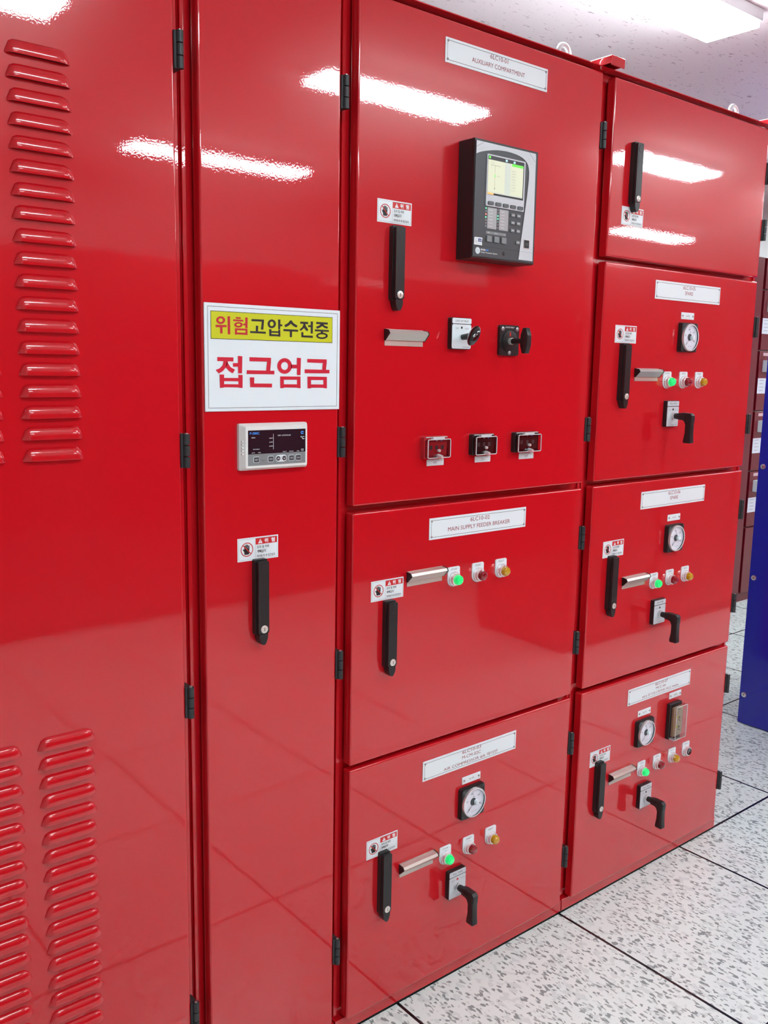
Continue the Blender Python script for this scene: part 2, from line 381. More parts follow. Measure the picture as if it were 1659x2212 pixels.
def nameplate(parent, x, z, lines):
    W, H = 0.320, 0.0495; b = MB()
    b.pbox(x, x + W, z, z + H, 0, 0.0018, 'sticker_white', 0.0004, 1)
    d = 0.0020; i = 0.0055; c = 0.005
    P = [(x + i + c, z + i), (x + W - i - c, z + i), (x + W - i, z + i + c), (x + W - i, z + H - i - c), (x + W - i - c, z + H - i), (x + i + c, z + H - i), (x + i, z + H - i - c), (x + i, z + i + c)]
    for k in range(8): b.line(*P[k], *P[(k + 1) % 8], 0.0008, d, 'text_black')
    for sx in (x + 0.0065, x + W - 0.0065):
        for sz in (z + 0.0065, z + H - 0.0065): b.lathe(sx, sz, [(0.0018, 0.0026), (0.0034, 0.0022), (0.0042, 0.0008)], 'screw_steel', 12)
    for t, cx, cz, w, h in lines: b.text(t, x + cx, z + cz, w, h, d, 'text_maroon', 0.0)
    b.build('nameplate', parent, label='white engraved nameplate with maroon lettering')
def card_holder(parent, x, z, s=''):
    W = 0.110; b = MB(); H = 0.0345
    b.pbox(x, x + W - 0.004, z, z + H, 0, 0.0015, 'aluminium')
    prof = [(-0.0015, z + H - 0.001), (-0.0145, z + H - 0.003), (-0.0185, z + H - 0.0085), (-0.0050, z + 0.0115), (-0.0015, z + 0.0115)]
    b.xprism(prof[::-1], x, x + W - 0.002, 'aluminium')
    o = b.build('card_holder', parent, label='brushed aluminium label holder')
    c = MB(); e = [(-0.0010, z + H), (-0.0150, z + H - 0.002), (-0.0195, z + H - 0.009), (-0.0045, z + 0.0105), (-0.0010, z + 0.0105)][::-1]
    c.xprism(e, x - 0.0015, x + 0.0002, 'black'); c.build('end_cap', o, label='black end cap')
    c = MB(); c.xprism(e, x + W - 0.0022, x + W, 'black'); c.build('end_cap', o, label='black end cap')
    if s:
        t = MB(); t.text(s, x + W / 2, 0, 0.055, 0.0055, 0, 'text_grey')
        a = Vector(prof[0]); bb = Vector(prof[1]); n = []
        for X, Y, Z in t.v:
            q = a.lerp(bb, 0.5 + Z / 0.0135 * 1.0); n.append((X, q.x, q.y + 0.0003))
        t.v = n; t.build('lettering', o)
def pilot(parent, cx, cz, kind, word):
    b = MB(); w, h = 0.0190, 0.0235
    pts = b.circ(cx, cz - 0.0047, 0.0190, 14, 180, 360)
    pts = pts + [(cx + w, cz + h - 0.003), (cx + w - 0.003, cz + h), (cx - w + 0.003, cz + h), (cx - w, cz + h - 0.003)]
    b.prism(pts, 0, 0.0026, 'sticker_white')
    b.text(word, cx, cz + 0.0178, 0.0185, 0.0042, 0.0028, 'text_black', -0.003)
    p = b.build('push_button' if kind == 'button' else 'indicator_light', parent,
                label={'green': 'green indicator light', 'red': 'dark red indicator light', 'yellow': 'amber indicator light', 'button': 'black push button in a chrome ring'}[kind])
    zc = cz - 0.0050; r = MB()
    r.lathe(cx, zc, [(0.0026, 0.0165), (0.007, 0.0165), (0.0072, 0.0150), (0.0145, 0.0142), (0.0150, 0.0122), (0.0140, 0.0118)], 'chrome', 28)
    for k in range(28):
        t = 2 * math.pi * k / 28; r.tube([(cx + 0.0165 * math.cos(t), -0.0028, zc + 0.0165 * math.sin(t)), (cx + 0.0162 * math.cos(t), -0.0068, zc + 0.0162 * math.sin(t))], 0.0008, 'steel', 5)
    r.build('ring', p, label='chrome ring')
    l = MB()
    if kind == 'button':
        l.lathe(cx, zc, [(0.0130, 0.0110), (0.0165, 0.0108), (0.0150, 0.0090), (0.0145, 0.0005)], 'black_gloss', 24); l.build('button', p)
    else:
        l.lathe(cx, zc, [(0.0130, 0.0118), (0.0210, 0.0118), (0.0245, 0.0105), (0.0275, 0.0070), (0.0285, 0.0030), (0.0280, 0.0004)], kind + '_lens', 14, True)
        l.build('lens', p, label={'green': 'lit green lens', 'red': 'dark red lens', 'yellow': 'amber lens'}[kind])
def small_plate(parent, cx, cz, t):
    b = MB(); b.pbox(cx - 0.0315, cx + 0.0315, cz - 0.0095, cz + 0.0095, 0, 0.0015, 'sticker_white', 0.0004, 1)
    b.text(t, cx, cz, 0.016, 0.0042, 0.0017, 'text_black', -0.003)
    for s in (-1, 1): b.lathe(cx + s * 0.025, cz, [(0.0015, 0.0026), (0.0032, 0.0022), (0.0038, 0.0008)], 'screw_steel', 10)
    b.build('name_tag', parent, label='small white engraved tag')
def ammeter(parent, cx, cz):
    S = 0.0405; b = MB(); b.prism(b.rrect(cx - S, cx + S, cz - S, cz + S, 0.006, 4), 0, 0.010, 'black')
    b.prism(b.rrect(cx - S + 0.0015, cx + S - 0.0015, cz - S + 0.0015, cz + S - 0.0015, 0.006, 4), 0.010, 0.0125, 'black')
    for sx in (-1, 1):
        for sz in (-1, 1): b.lathe(cx + sx * 0.034, cz + sz * 0.034, [(0.0125, 0.003), (0.0135, 0.0026), (0.0136, 0.001)], 'charcoal', 10)
    p = b.build('ammeter', parent, label='black square ammeter with a round white dial')
    f = MB(); f.ring(cx, cz, 0.0340, 0.0375, 0.0185, 'clear_rim', 40)
    f.lathe(cx, cz, [(0.0125, 0.0385), (0.0170, 0.0380), (0.0185, 0.0375)][:3], 'steel', 40); f.f = f.f[:-1]; f.m = f.m[:-1]; f.sm = f.sm[:-1]
    f.build('bezel', p, label='clear and silver bezel')
    D = MB(); D.lathe(cx, cz, [(0.0125, 0.0362), (0.0132, 0.0362), (0.0132, 0.0005)], 'dial_white', 40)
    D.lathe(cx - 0.001, cz + 0.001, [(0.0133, 0.0098), (0.0140, 0.0095), (0.0140, 0.0005)], 'charcoal', 24)
    for k in range(21):
        a = math.radians(228 - k * 12.6); r0 = 0.0275 if k % 5 == 0 else 0.0295
        D.line(cx + r0 * math.cos(a), cz + r0 * math.sin(a), cx + 0.0315 * math.cos(a), cz + 0.0315 * math.sin(a), 0.0009 if k % 5 == 0 else 0.0005, 0.0135, 'text_black')
    for t, a in (('0', 228), ('50', 165), ('100', 102), ('150', 39), ('200', -24)):
        a = math.radians(a); D.text(t, cx + 0.0225 * math.cos(a), cz + 0.0225 * math.sin(a), None, 0.0042, 0.0135, 'text_black')
    D.text('A', cx, cz + 0.015, None, 0.0045, 0.0142, 'text_black'); D.text('KS C1303', cx + 0.003, cz - 0.024, 0.018, 0.003, 0.0135, 'text_grey')
    D.build('dial', p, label='white scale dial')
    N = MB(); a = math.radians(228); N.line(cx, cz, cx + 0.029 * math.cos(a), cz + 0.029 * math.sin(a), 0.0011, 0.0150, 'text_black'); N.build('needle', p)
    k = MB(); k.lathe(cx + 0.007, cz - 0.001, [(0.0140, 0.0062), (0.0215, 0.0058), (0.0225, 0.0045), (0.0225, 0.0005)], 'white', 20)
    k.build('zero_adjuster', p, label='white round adjuster')
def rotary(parent, cx, cz, red=False, turn=0.0):
    W, H = 0.029, 0.0365; b = MB()
    b.prism(b.rrect(cx - W, cx + W, cz - H, cz + H, 0.0035, 3), 0, 0.012, 'black')
    b.prism(b.rrect(cx - W + 0.002, cx + W - 0.001, cz + 0.0215, cz + H - 0.0015, 0.002, 3), 0.012, 0.0128, 'silver_panel')
    b.prism(b.rrect(cx - W + 0.002, cx + W - 0.001, cz - H + 0.0015, cz + 0.0195, 0.002, 3), 0.012, 0.0128, 'silver_panel')
    b.text('PULL TURN', cx, cz + 0.0285, 0.032, 0.0045, 0.0130, 'text_black', 0.0)
    b.text('OPEN', cx - 0.016, cz + 0.011, 0.013, 0.0040, 0.0130, 'text_grey'); b.text('CLOSE', cx + 0.016, cz + 0.011, 0.015, 0.0040, 0.0130, 'text_grey')
    b.lathe(cx, cz + 0.012, [(0.0128, 0.0032), (0.0134, 0.003), (0.0134, 0.0005)], 'header_red' if red else 'text_black', 12)
    b.line(cx - 0.005, cz - 0.031, cx + 0.025, cz - 0.031, 0.0006, 0.0130, 'text_black')
    p = b.build('rotary_switch', parent, label='switch plate with a black pistol-grip handle')
    c = MB(); c.lathe(cx - 0.002, cz - 0.006, [(0.0128, 0.0105), (0.0180, 0.0100), (0.0185, 0.0070), (0.0260, 0.0062), (0.0265, 0.002)], 'steel', 20); c.build('collar', p, label='silver collar')
    g = MB(); x, z = cx - 0.002, cz - 0.006
    # horizontal arm out of the door, then the grip hanging straight down
    g.tube([(x, -0.022, z), (x, -0.034, z), (x, -0.058, z - 0.001)], [0.0080, 0.0090, 0.0098], 'black', 14)
    arm = [(-0.050, z + 0.011), (-0.074, z + 0.010), (-0.080, z + 0.004), (-0.080, z - 0.012), (-0.0785, z - 0.016), (-0.079, z - 0.050), (-0.081, z - 0.070), (-0.078, z - 0.073), (-0.058, z - 0.073), (-0.056, z - 0.068), (-0.060, z - 0.045), (-0.060, z - 0.022), (-0.056, z - 0.013), (-0.050, z - 0.010), (-0.036, z - 0.009), (-0.036, z + 0.009)]
    bm = bmesh.new(); n = len(arm); w2 = 0.0085
    A = [bm.verts.new((x - w2, y, zz)) for y, zz in arm]; B = [bm.verts.new((x + w2, y, zz)) for y, zz in arm]
    bm.faces.new(A); bm.faces.new(B[::-1])
    for i in range(n): bm.faces.new((A[i], B[i], B[(i + 1) % n], A[(i + 1) % n]))
    bmesh.ops.recalc_face_normals(bm, faces=bm.faces[:])
    bmesh.ops.bevel(bm, geom=[e for e in bm.edges if abs(e.verts[0].co.x - e.verts[1].co.x) < 1e-6], offset=0.0022, segments=2, profile=0.5, affect='EDGES')
    bmesh.ops.triangulate(bm, faces=[f for f in bm.faces if len(f.verts) > 4])
    bm.verts.index_update(); g.add([v.co[:] for v in bm.verts], [[v.index for v in f.verts] for f in bm.faces], 'black', True); bm.free()
    g.build('grip', p, label='black pistol grip')
def terminal(parent, cx, z0, w, base, word, tag_x, tagw=0.051):
    h = 0.0485; x0, x1, z1 = cx - w / 2, cx + w / 2, z0 + h
    b = MB(); b.prism(b.rrect(x0, x1, z0, z1, 0.004, 3), 0, 0.012, base)
    b.prism(b.rrect(x0 + 0.006, x1 - 0.006, z0 + 0.008, z1 - 0.012, 0.002, 3), 0.012, 0.0135, base)
    for k in range(3):
        xx = cx + (k - 1) * w * 0.24; b.pbox(xx - 0.004, xx + 0.004, z0 + 0.020, z0 + 0.029, 0.0135, 0.0142, 'grey_dark' if base == 'black' else 'charcoal')
    for k, mm in ((-1, 'header_red'), (0, 'text_white'), (1, 'text_blue')):
        b.lathe(cx + k * w * 0.2, z1 - 0.009, [(0.0135, 0.0016), (0.0142, 0.0014), (0.0142, 0.0003)], mm, 8)
    p = b.build('test_terminal', parent, label='test terminal box in a clear cover')
    c = MB(); c.prism(c.rrect(x0 + 0.003, x1 - 0.001, z0 + 0.002, z1 - 0.006, 0.003, 3), 0.012, 0.022, 'clear')
    # bright moulded rims of the cover
    o = c.rrect(x0 + 0.003, x1 - 0.001, z0 + 0.002, z1 - 0.006, 0.003, 3)
    c.tube([(a, -0.0218, q) for a, q in o + o[:1]], 0.0011, 'clear_rim', 6, False)
    c.pbox(cx - 0.017, cx + 0.017, z1 - 0.0065, z1 - 0.0005, 0.012, 0.022, 'clear_rim', 0.001, 1)
    c.tube([(x0 + 0.004, -0.013, z1 - 0.0015), (x1 - 0.004, -0.013, z1 - 0.0015)], 0.0012, 'clear_rim', 6)
    c.build('cover', p, label='clear plastic cover')
    k = MB(); kx, kz = cx - 0.001, z0 + 0.006
    k.tube([(kx, -0.020, kz), (kx, -0.028, kz - 0.001), (kx, -0.034, kz - 0.001)], [0.0052, 0.0050, 0.0036], 'chrome', 8)
    k.tube([(kx, -0.022, kz + 0.012), (kx, -0.026, kz + 0.012)], [0.0038, 0.0030], 'chrome', 8)
    k.build('thumbscrew', p, label='clear silvery thumbscrew')
    t = MB(); t.pbox(tag_x - tagw / 2, tag_x + tagw / 2, 1.3225, 1.3365, 0, 0.0012, 'sticker_white', 0.0003, 1)
    t.rect(tag_x - tagw / 2 + 0.003, tag_x + tagw / 2 - 0.003, 1.3335, 1.3340, 0.0014, 'text_grey'); t.text(word, tag_x, 1.3285, 0.010, 0.0045, 0.0014, 'text_black')
    t.build('name_tag', parent, label='small white tag reading ' + word)
def body(parent, x0, x1, top=2.268):
    D = 0.90; b = MB()
    b.box(x0 + 0.0015, x1 - 0.0015, 0.034, D, 0.022, top, 'red', 0.002, 1)
    b.box(x0 + 0.003, x0 + 0.012, 0.028, 0.036, 0.05, top - 0.015, 'red', 0.001, 1)
    b.box(x1 - 0.012, x1 - 0.003, 0.028, 0.036, 0.05, top - 0.015, 'red', 0.001, 1)
    b.build('body', parent)
    b = MB(); b.box(x0 + 0.0005, x1 - 0.0005, 0.003, D + 0.002, 2.2685, 2.2705, 'red'); b.build('roof', parent)
    b = MB(); b.box(x0 + 0.012, x1 - 0.012, 0.016, D - 0.01, 2.2705, 2.2725, 'added_sheet_grey'); b.build('added_roof_sheet', parent, label='added grey sheet on the unseen roof top')  # unseen sheet added to cut the red bounce onto the ceiling
    b = MB(); b.box(x0 + 0.002, x1 - 0.002, 0.018, D - 0.01, 0.009, 0.044, 'red', 0.001, 1); b.build('bottom_rail', parent)
    b = MB(); b.box(x0 + 0.004, x1 - 0.004, 0.024, D - 0.02, 0.0, 0.009, 'black'); b.build('plinth', parent, label='black plinth')
def door(parent, x0, x1, z0, z1):
    b = MB(); b.box(x0, x1, 0.0, 0.026, z0, z1, 'red', 0.0045, 4)
    return b.build('door', parent)
def eye(parent, x, y, z=2.272):
    b = MB(); R = 0.020; b.tube([(x, y, z - 0.002), (x, y, z + 0.004)], [0.016, 0.014], 'steel', 20)
    pts = [(x + R * math.cos(t), y, z + 0.0215 + R * math.sin(t)) for t in [2 * math.pi * k / 28 for k in range(29)]]
    b.tube(pts, 0.0062, 'steel', 12, False); b.build('lifting_eye', parent, label='silver eye bolt')
def bracket(x, label):
    b = MB(); z = 2.2725
    b.box(x - 0.026, x + 0.026, -0.020, 0.20, 2.2875, 2.2905, 'red', 0.001, 1)
    b.box(x - 0.026, x + 0.026, -0.0225, -0.0190, 2.2680, 2.2905, 'red', 0.001, 1)
    b.box(x - 0.0255, x - 0.0225, -0.020, 0.20, z, 2.2890, 'red'); b.box(x + 0.0225, x + 0.0255, -0.020, 0.20, z, 2.2890, 'red')
    tag(b.build('roof_bracket'), label, 'bracket', 'red brackets on the cabinet roof')

# ---------------------------------------------------------------- cabinet A: louvred
CA = thing('switchgear_cabinet', 'large red cabinet with rows of pressed louvres, at the left edge', 'electrical cabinet', (0.374, 0.45, 0), 'red switchgear cabinets in one row')
body(CA, -0.026, 0.774)
dA = door(CA, -0.006, 0.752, 0.051, 2.255)
def louvres(zs, cols, name):
    b = MB(); NU, NV = 16, 10; W = 0.100; H = 0.0215; P = 0.0090
    for x0 in cols:
        for zb in zs:
            vs = []; fs = []
            for j in range(NV + 1):
                v = j / NV
                for i in range(NU + 1):
                    u = i / NU; x = x0 + W * u
                    e = min(u, 1 - u) * W / 0.017; e = 1 if e >= 1 else math.sqrt(max(0, 1 - (1 - e) ** 2))
                    top = zb + H * (0.12 + 0.88 * e)          # rounded upper corners
                    hgt = P * e * math.sin(math.pi * 0.64 * v) ** 0.5
                    vs.append((x, -hgt - 0.0002, top + (zb - top) * v))
            for j in range(NV):
                for i in range(NU):
                    a = j * (NU + 1) + i; fs.append([a, a + NU + 1, a + NU + 2, a + 1])
            b.add(vs, fs, 'red', True)
            # hem of the hood turned back to the door, dark slot under it
            lo = [vs[NV * (NU + 1) + i] for i in range(NU + 1)]
            up = [(x, min(-0.0003, y + 0.0018), z + 0.0008) for x, y, z in lo]
            b.add(lo + up, [[i, NU + 1 + i, NU + 2 + i, i + 1] for i in range(NU)], 'red', False)
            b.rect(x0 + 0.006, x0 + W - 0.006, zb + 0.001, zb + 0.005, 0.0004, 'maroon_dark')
    b.build(name, dA)
louvres([1.9965 - 0.03435 * k for k in range(19)], (0.473, 0.347, 0.221, 0.095), 'upper_louvres')
louvres([0.884 - 0.03435 * k for k in range(19)], (0.4755, 0.3495, 0.2235, 0.0975), 'lower_louvres')
for z in (2.061, 1.383, 0.907, 0.248): hinge(dA, 0.752, z)

# ---------------------------------------------------------------- cabinet B: narrow, with controller
CB = thing('switchgear_cabinet', 'narrow red cabinet bearing the temperature controller', 'electrical cabinet', (0.948, 0.45, 0), 'red switchgear cabinets in one row')
body(CB, 0.774, 1.1225)
dB = door(CB, 0.796, 1.102, 0.051, 2.255)
for z in (2.060, 1.385, 0.911, 0.241): hinge(dB, 1.102, z)
sticker(dB, 0.866, 1.1635); handle(dB, 0.912, 1.166)
# danger sign hung on cabinet B; lettering outlines in millimetres from its lower left corner
SIGN_R = [[(37.3,165.0),(37.2,164.2),(42.0,163.6),(42.2,165.2)],[(37.2,164.2),(36.9,163.5),(41.2,162.1),(42.0,163.6)],[(36.9,163.5),(36.3,162.9),(40.1,160.8),(41.2,162.1)],[(36.3,162.9),(35.6,162.3),(38.6,159.6),(40.1,160.8)],[(35.6,162.3),(34.8,161.9),(36.9,158.7),(38.6,159.6)],[(34.8,161.9),(33.9,161.6),(34.9,158.1),(36.9,158.7)],[(33.9,161.6),(32.9,161.5),(32.8,157.8),(34.9,158.1)],[(32.9,161.5),(31.9,161.5),(30.8,157.9),(32.8,157.8)],[(31.9,161.5),(31.0,161.7),(28.8,158.4),(30.8,157.9)],[(31.0,161.7),(30.1,162.1),(27.1,159.1),(28.8,158.4)],[(30.1,162.1),(29.5,162.6),(25.6,160.1),(27.1,159.1)],[(29.5,162.6),(28.9,163.2),(24.6,161.4),(25.6,160.1)],[(28.9,163.2),(28.6,163.9),(23.9,162.8),(24.6,161.4)],[(28.6,163.9),(28.5,164.6),(23.7,164.4),(23.9,162.8)],[(28.5,164.6),(28.7,165.3),(23.9,165.9),(23.7,164.4)],[(28.7,165.3),(29.0,166.1),(24.6,167.4),(23.9,165.9)],[(29.0,166.1),(29.5,166.7),(25.8,168.8),(24.6,167.4)],[(29.5,166.7),(30.2,167.3),(27.2,169.9),(25.8,168.8)],[(30.2,167.3),(31.0,167.7),(29.0,170.8),(27.2,169.9)],[(31.0,167.7),(32.0,168.0),(30.9,171.4),(29.0,170.8)],[(32.0,168.0),(33.0,168.1),(33.0,171.7),(30.9,171.4)],[(33.0,168.1),(33.9,168.1),(35.1,171.6),(33.0,171.7)],[(33.9,168.1),(34.9,167.9),(37.0,171.2),(35.1,171.6)],[(34.9,167.9),(35.7,167.5),(38.8,170.5),(37.0,171.2)],[(35.7,167.5),(36.4,167.0),(40.2,169.4),(38.8,170.5)],[(36.4,167.0),(36.9,166.4),(41.3,168.2),(40.2,169.4)],[(36.9,166.4),(37.2,165.7),(42.0,166.7),(41.3,168.2)],[(37.2,165.7),(37.3,165.0),(42.2,165.2),(42.0,166.7)],[(22.6,151.7),(45.2,152.8),(45.2,156.5),(22.3,156.2)],[(31.4,141.2),(36.6,141.3),(36.4,152.6),(31.3,152.6)],[(47.3,140.0),(52.5,140.1),(52.3,172.5),(46.9,172.2)],[(64.2,168.5),(74.5,168.6),(74.7,171.8),(64.2,171.8)],[(58.7,164.2),(79.8,164.1),(79.9,167.4),(58.7,167.3)],[(73.9,158.2),(73.8,157.8),(78.5,157.3),(78.7,158.4)],[(73.8,157.8),(73.5,157.3),(77.8,156.2),(78.5,157.3)],[(73.5,157.3),(73.0,156.9),(76.7,155.2),(77.8,156.2)],[(73.0,156.9),(72.3,156.6),(75.3,154.4),(76.7,155.2)],[(72.3,156.6),(71.5,156.3),(73.5,153.7),(75.3,154.4)],[(71.5,156.3),(70.6,156.1),(71.6,153.3),(73.5,153.7)],[(70.6,156.1),(69.6,156.1),(69.6,153.1),(71.6,153.3)],[(69.6,156.1),(68.7,156.1),(67.6,153.1),(69.6,153.1)],[(68.7,156.1),(67.8,156.2),(65.7,153.4),(67.6,153.1)],[(67.8,156.2),(67.0,156.4),(64.0,153.9),(65.7,153.4)],[(67.0,156.4),(66.3,156.7),(62.6,154.7),(64.0,153.9)],[(66.3,156.7),(65.8,157.0),(61.5,155.6),(62.6,154.7)],[(65.8,157.0),(65.5,157.4),(60.9,156.6),(61.5,155.6)],[(65.5,157.4),(65.4,157.9),(60.7,157.7),(60.9,156.6)],[(65.4,157.9),(65.5,158.3),(60.9,158.8),(60.7,157.7)],[(65.5,158.3),(65.8,158.7),(61.6,159.8),(60.9,158.8)],[(65.8,158.7),(66.3,159.1),(62.6,160.8),(61.6,159.8)],[(66.3,159.1),(67.0,159.5),(64.1,161.6),(62.6,160.8)],[(67.0,159.5),(67.8,159.7),(65.8,162.3),(64.1,161.6)],[(67.8,159.7),(68.7,159.9),(67.7,162.7),(65.8,162.3)],[(68.7,159.9),(69.7,160.0),(69.7,163.0),(67.7,162.7)],[(69.7,160.0),(70.6,160.0),(71.7,162.9),(69.7,163.0)],[(70.6,160.0),(71.5,159.9),(73.6,162.6),(71.7,162.9)],[(71.5,159.9),(72.3,159.7),(75.3,162.1),(73.6,162.6)],[(72.3,159.7),(73.0,159.4),(76.8,161.4),(75.3,162.1)],[(73.0,159.4),(73.5,159.0),(77.8,160.5),(76.8,161.4)],[(73.5,159.0),(73.8,158.6),(78.5,159.5),(77.8,160.5)],[(73.8,158.6),(73.9,158.2),(78.7,158.4),(78.5,159.5)],[(84.0,152.4),(88.9,152.4),(89.3,171.9),(84.0,172.0)],[(79.8,157.4),(84.1,157.5),(84.1,161.0),(79.8,160.7)],[(62.1,139.9),(66.6,140.1),(66.7,151.6),(62.2,151.5)],[(84.2,140.2),(88.8,140.0),(88.9,151.5),(84.3,151.5)],[(66.7,148.0),(84.3,148.1),(84.3,151.5),(66.7,151.6)],[(66.6,140.6),(84.2,140.3),(84.2,144.1),(66.7,144.1)]]
SIGN_K = [[(97.3,165.7),(124.3,165.8),(124.6,169.7),(97.3,169.6)],[(117.5,151.3),(122.8,151.0),(124.5,166.2),(119.7,165.9)],[(106.4,147.7),(111.4,147.7),(112.0,157.9),(106.7,157.9)],[(94.2,144.2),(128.3,143.8),(128.3,147.6),(94.3,147.6)],[(145.7,162.9),(145.6,161.9),(150.6,161.3),(150.8,163.1)],[(145.6,161.9),(145.2,161.0),(149.9,159.5),(150.6,161.3)],[(145.2,161.0),(144.8,160.2),(148.8,157.9),(149.9,159.5)],[(144.8,160.2),(144.1,159.5),(147.3,156.6),(148.8,157.9)],[(144.1,159.5),(143.3,159.0),(145.5,155.6),(147.3,156.6)],[(143.3,159.0),(142.4,158.6),(143.6,154.9),(145.5,155.6)],[(142.4,158.6),(141.5,158.5),(141.5,154.6),(143.6,154.9)],[(141.5,158.5),(140.6,158.6),(139.4,154.7),(141.5,154.6)],[(140.6,158.6),(139.7,158.8),(137.5,155.2),(139.4,154.7)],[(139.7,158.8),(138.9,159.3),(135.7,156.1),(137.5,155.2)],[(138.9,159.3),(138.3,159.9),(134.3,157.4),(135.7,156.1)],[(138.3,159.9),(137.8,160.7),(133.2,158.8),(134.3,157.4)],[(137.8,160.7),(137.5,161.6),(132.5,160.5),(133.2,158.8)],[(137.5,161.6),(137.4,162.5),(132.3,162.3),(132.5,160.5)],[(137.4,162.5),(137.5,163.5),(132.5,164.1),(132.3,162.3)],[(137.5,163.5),(137.8,164.4),(133.2,165.9),(132.5,164.1)],[(137.8,164.4),(138.3,165.2),(134.3,167.4),(133.2,165.9)],[(138.3,165.2),(138.9,165.9),(135.8,168.8),(134.3,167.4)],[(138.9,165.9),(139.7,166.4),(137.5,169.8),(135.8,168.8)],[(139.7,166.4),(140.6,166.7),(139.5,170.5),(137.5,169.8)],[(140.6,166.7),(141.5,166.9),(141.5,170.8),(139.5,170.5)],[(141.5,166.9),(142.4,166.8),(143.6,170.7),(141.5,170.8)],[(142.4,166.8),(143.3,166.5),(145.5,170.2),(143.6,170.7)],[(143.3,166.5),(144.1,166.1),(147.3,169.3),(145.5,170.2)],[(144.1,166.1),(144.8,165.4),(148.8,168.1),(147.3,169.3)],[(144.8,165.4),(145.3,164.7),(149.9,166.6),(148.8,168.1)],[(145.3,164.7),(145.6,163.8),(150.6,164.9),(149.9,166.6)],[(145.6,163.8),(145.7,162.9),(150.8,163.1),(150.6,164.9)],[(155.8,153.3),(160.4,153.3),(160.9,171.4),(155.4,171.3)],[(160.4,159.0),(165.1,158.9),(165.1,162.4),(160.4,162.8)],[(136.0,139.9),(140.6,139.9),(140.8,152.5),(135.5,152.6)],[(156.0,139.6),(160.7,139.4),(160.6,152.4),(156.0,152.6)],[(140.6,146.2),(156.0,146.4),(156.0,149.3),(140.6,149.3)],[(140.6,139.9),(156.0,139.9),(156.0,143.5),(140.6,143.6)],[(180.7,168.2),(176.3,164.7),(169.5,161.5),(172.0,157.5),(179.0,160.4),(184.5,164.7),(187.4,169.2),(187.4,170.7),(182.1,170.8)],[(184.5,164.7),(190.1,160.5),(197.3,158.0),(200.0,161.7),(191.5,165.4),(187.7,168.9),(185.2,168.0)],[(167.5,150.1),(201.2,150.1),(201.2,153.9),(167.5,154.1)],[(182.3,139.4),(187.0,139.4),(187.3,150.5),(182.1,150.4)],[(205.9,165.6),(224.4,165.4),(224.5,169.6),(205.9,169.7)],[(213.0,163.3),(210.4,158.7),(204.4,154.8),(207.3,151.9),(215.0,157.8),(217.9,163.5),(218.1,166.1),(213.0,165.9)],[(215.9,162.7),(215.0,158.2),(217.7,154.6),(222.5,151.8),(224.9,155.2),(219.5,161.3),(217.9,165.3)],[(230.5,147.9),(235.5,147.9),(235.9,170.9),(230.5,171.1)],[(224.3,160.0),(230.6,160.1),(230.6,164.0),(224.3,163.5)],[(208.5,140.0),(213.4,139.9),(213.4,149.8),(208.5,149.8)],[(213.4,139.9),(235.8,139.6),(235.8,143.8),(213.4,143.8)],[(243.5,166.6),(271.4,166.6),(271.4,170.6),(243.5,170.7)],[(250.0,163.7),(242.8,161.3),(245.9,157.6),(251.9,159.6),(257.5,162.8),(260.8,166.7),(254.2,166.8)],[(256.6,165.8),(257.5,163.2),(263.2,160.2),(269.9,158.4),(272.2,161.9),(264.1,164.2),(260.8,166.6)],[(240.6,152.6),(274.2,152.5),(274.2,155.9),(240.6,156.3)],[(255.1,149.5),(259.8,149.3),(259.8,152.7),(254.6,152.9)],[(266.8,144.7),(266.5,144.0),(271.4,143.4),(271.7,144.8)],[(266.5,144.0),(265.9,143.4),(270.3,142.1),(271.4,143.4)],[(265.9,143.4),(264.8,142.8),(268.6,140.8),(270.3,142.1)],[(264.8,142.8),(263.3,142.3),(266.4,139.8),(268.6,140.8)],[(263.3,142.3),(261.5,141.9),(263.7,139.0),(266.4,139.8)],[(261.5,141.9),(259.6,141.6),(260.7,138.4),(263.7,139.0)],[(259.6,141.6),(257.5,141.5),(257.6,138.1),(260.7,138.4)],[(257.5,141.5),(255.5,141.5),(254.4,138.2),(257.6,138.1)],[(255.5,141.5),(253.5,141.6),(251.4,138.6),(254.4,138.2)],[(253.5,141.6),(251.8,141.9),(248.8,139.2),(251.4,138.6)],[(251.8,141.9),(250.3,142.3),(246.6,140.1),(248.8,139.2)],[(250.3,142.3),(249.2,142.8),(244.9,141.2),(246.6,140.1)],[(249.2,142.8),(248.6,143.4),(243.8,142.5),(244.9,141.2)],[(248.6,143.4),(248.3,144.0),(243.5,143.9),(243.8,142.5)],[(248.3,144.0),(248.5,144.7),(243.8,145.3),(243.5,143.9)],[(248.5,144.7),(249.2,145.3),(244.8,146.6),(243.8,145.3)],[(249.2,145.3),(250.3,145.9),(246.5,147.8),(244.8,146.6)],[(250.3,145.9),(251.8,146.4),(248.7,148.9),(246.5,147.8)],[(251.8,146.4),(253.5,146.8),(251.4,149.7),(248.7,148.9)],[(253.5,146.8),(255.4,147.1),(254.3,150.3),(251.4,149.7)],[(255.4,147.1),(257.5,147.2),(257.5,150.5),(254.3,150.3)],[(257.5,147.2),(259.5,147.2),(260.6,150.5),(257.5,150.5)],[(259.5,147.2),(261.5,147.1),(263.6,150.1),(260.6,150.5)],[(261.5,147.1),(263.3,146.8),(266.3,149.5),(263.6,150.1)],[(263.3,146.8),(264.7,146.4),(268.6,148.6),(266.3,149.5)],[(264.7,146.4),(265.8,145.9),(270.3,147.5),(268.6,148.6)],[(265.8,145.9),(266.5,145.3),(271.3,146.2),(270.3,147.5)],[(266.5,145.3),(266.8,144.7),(271.7,144.8),(271.3,146.2)]]
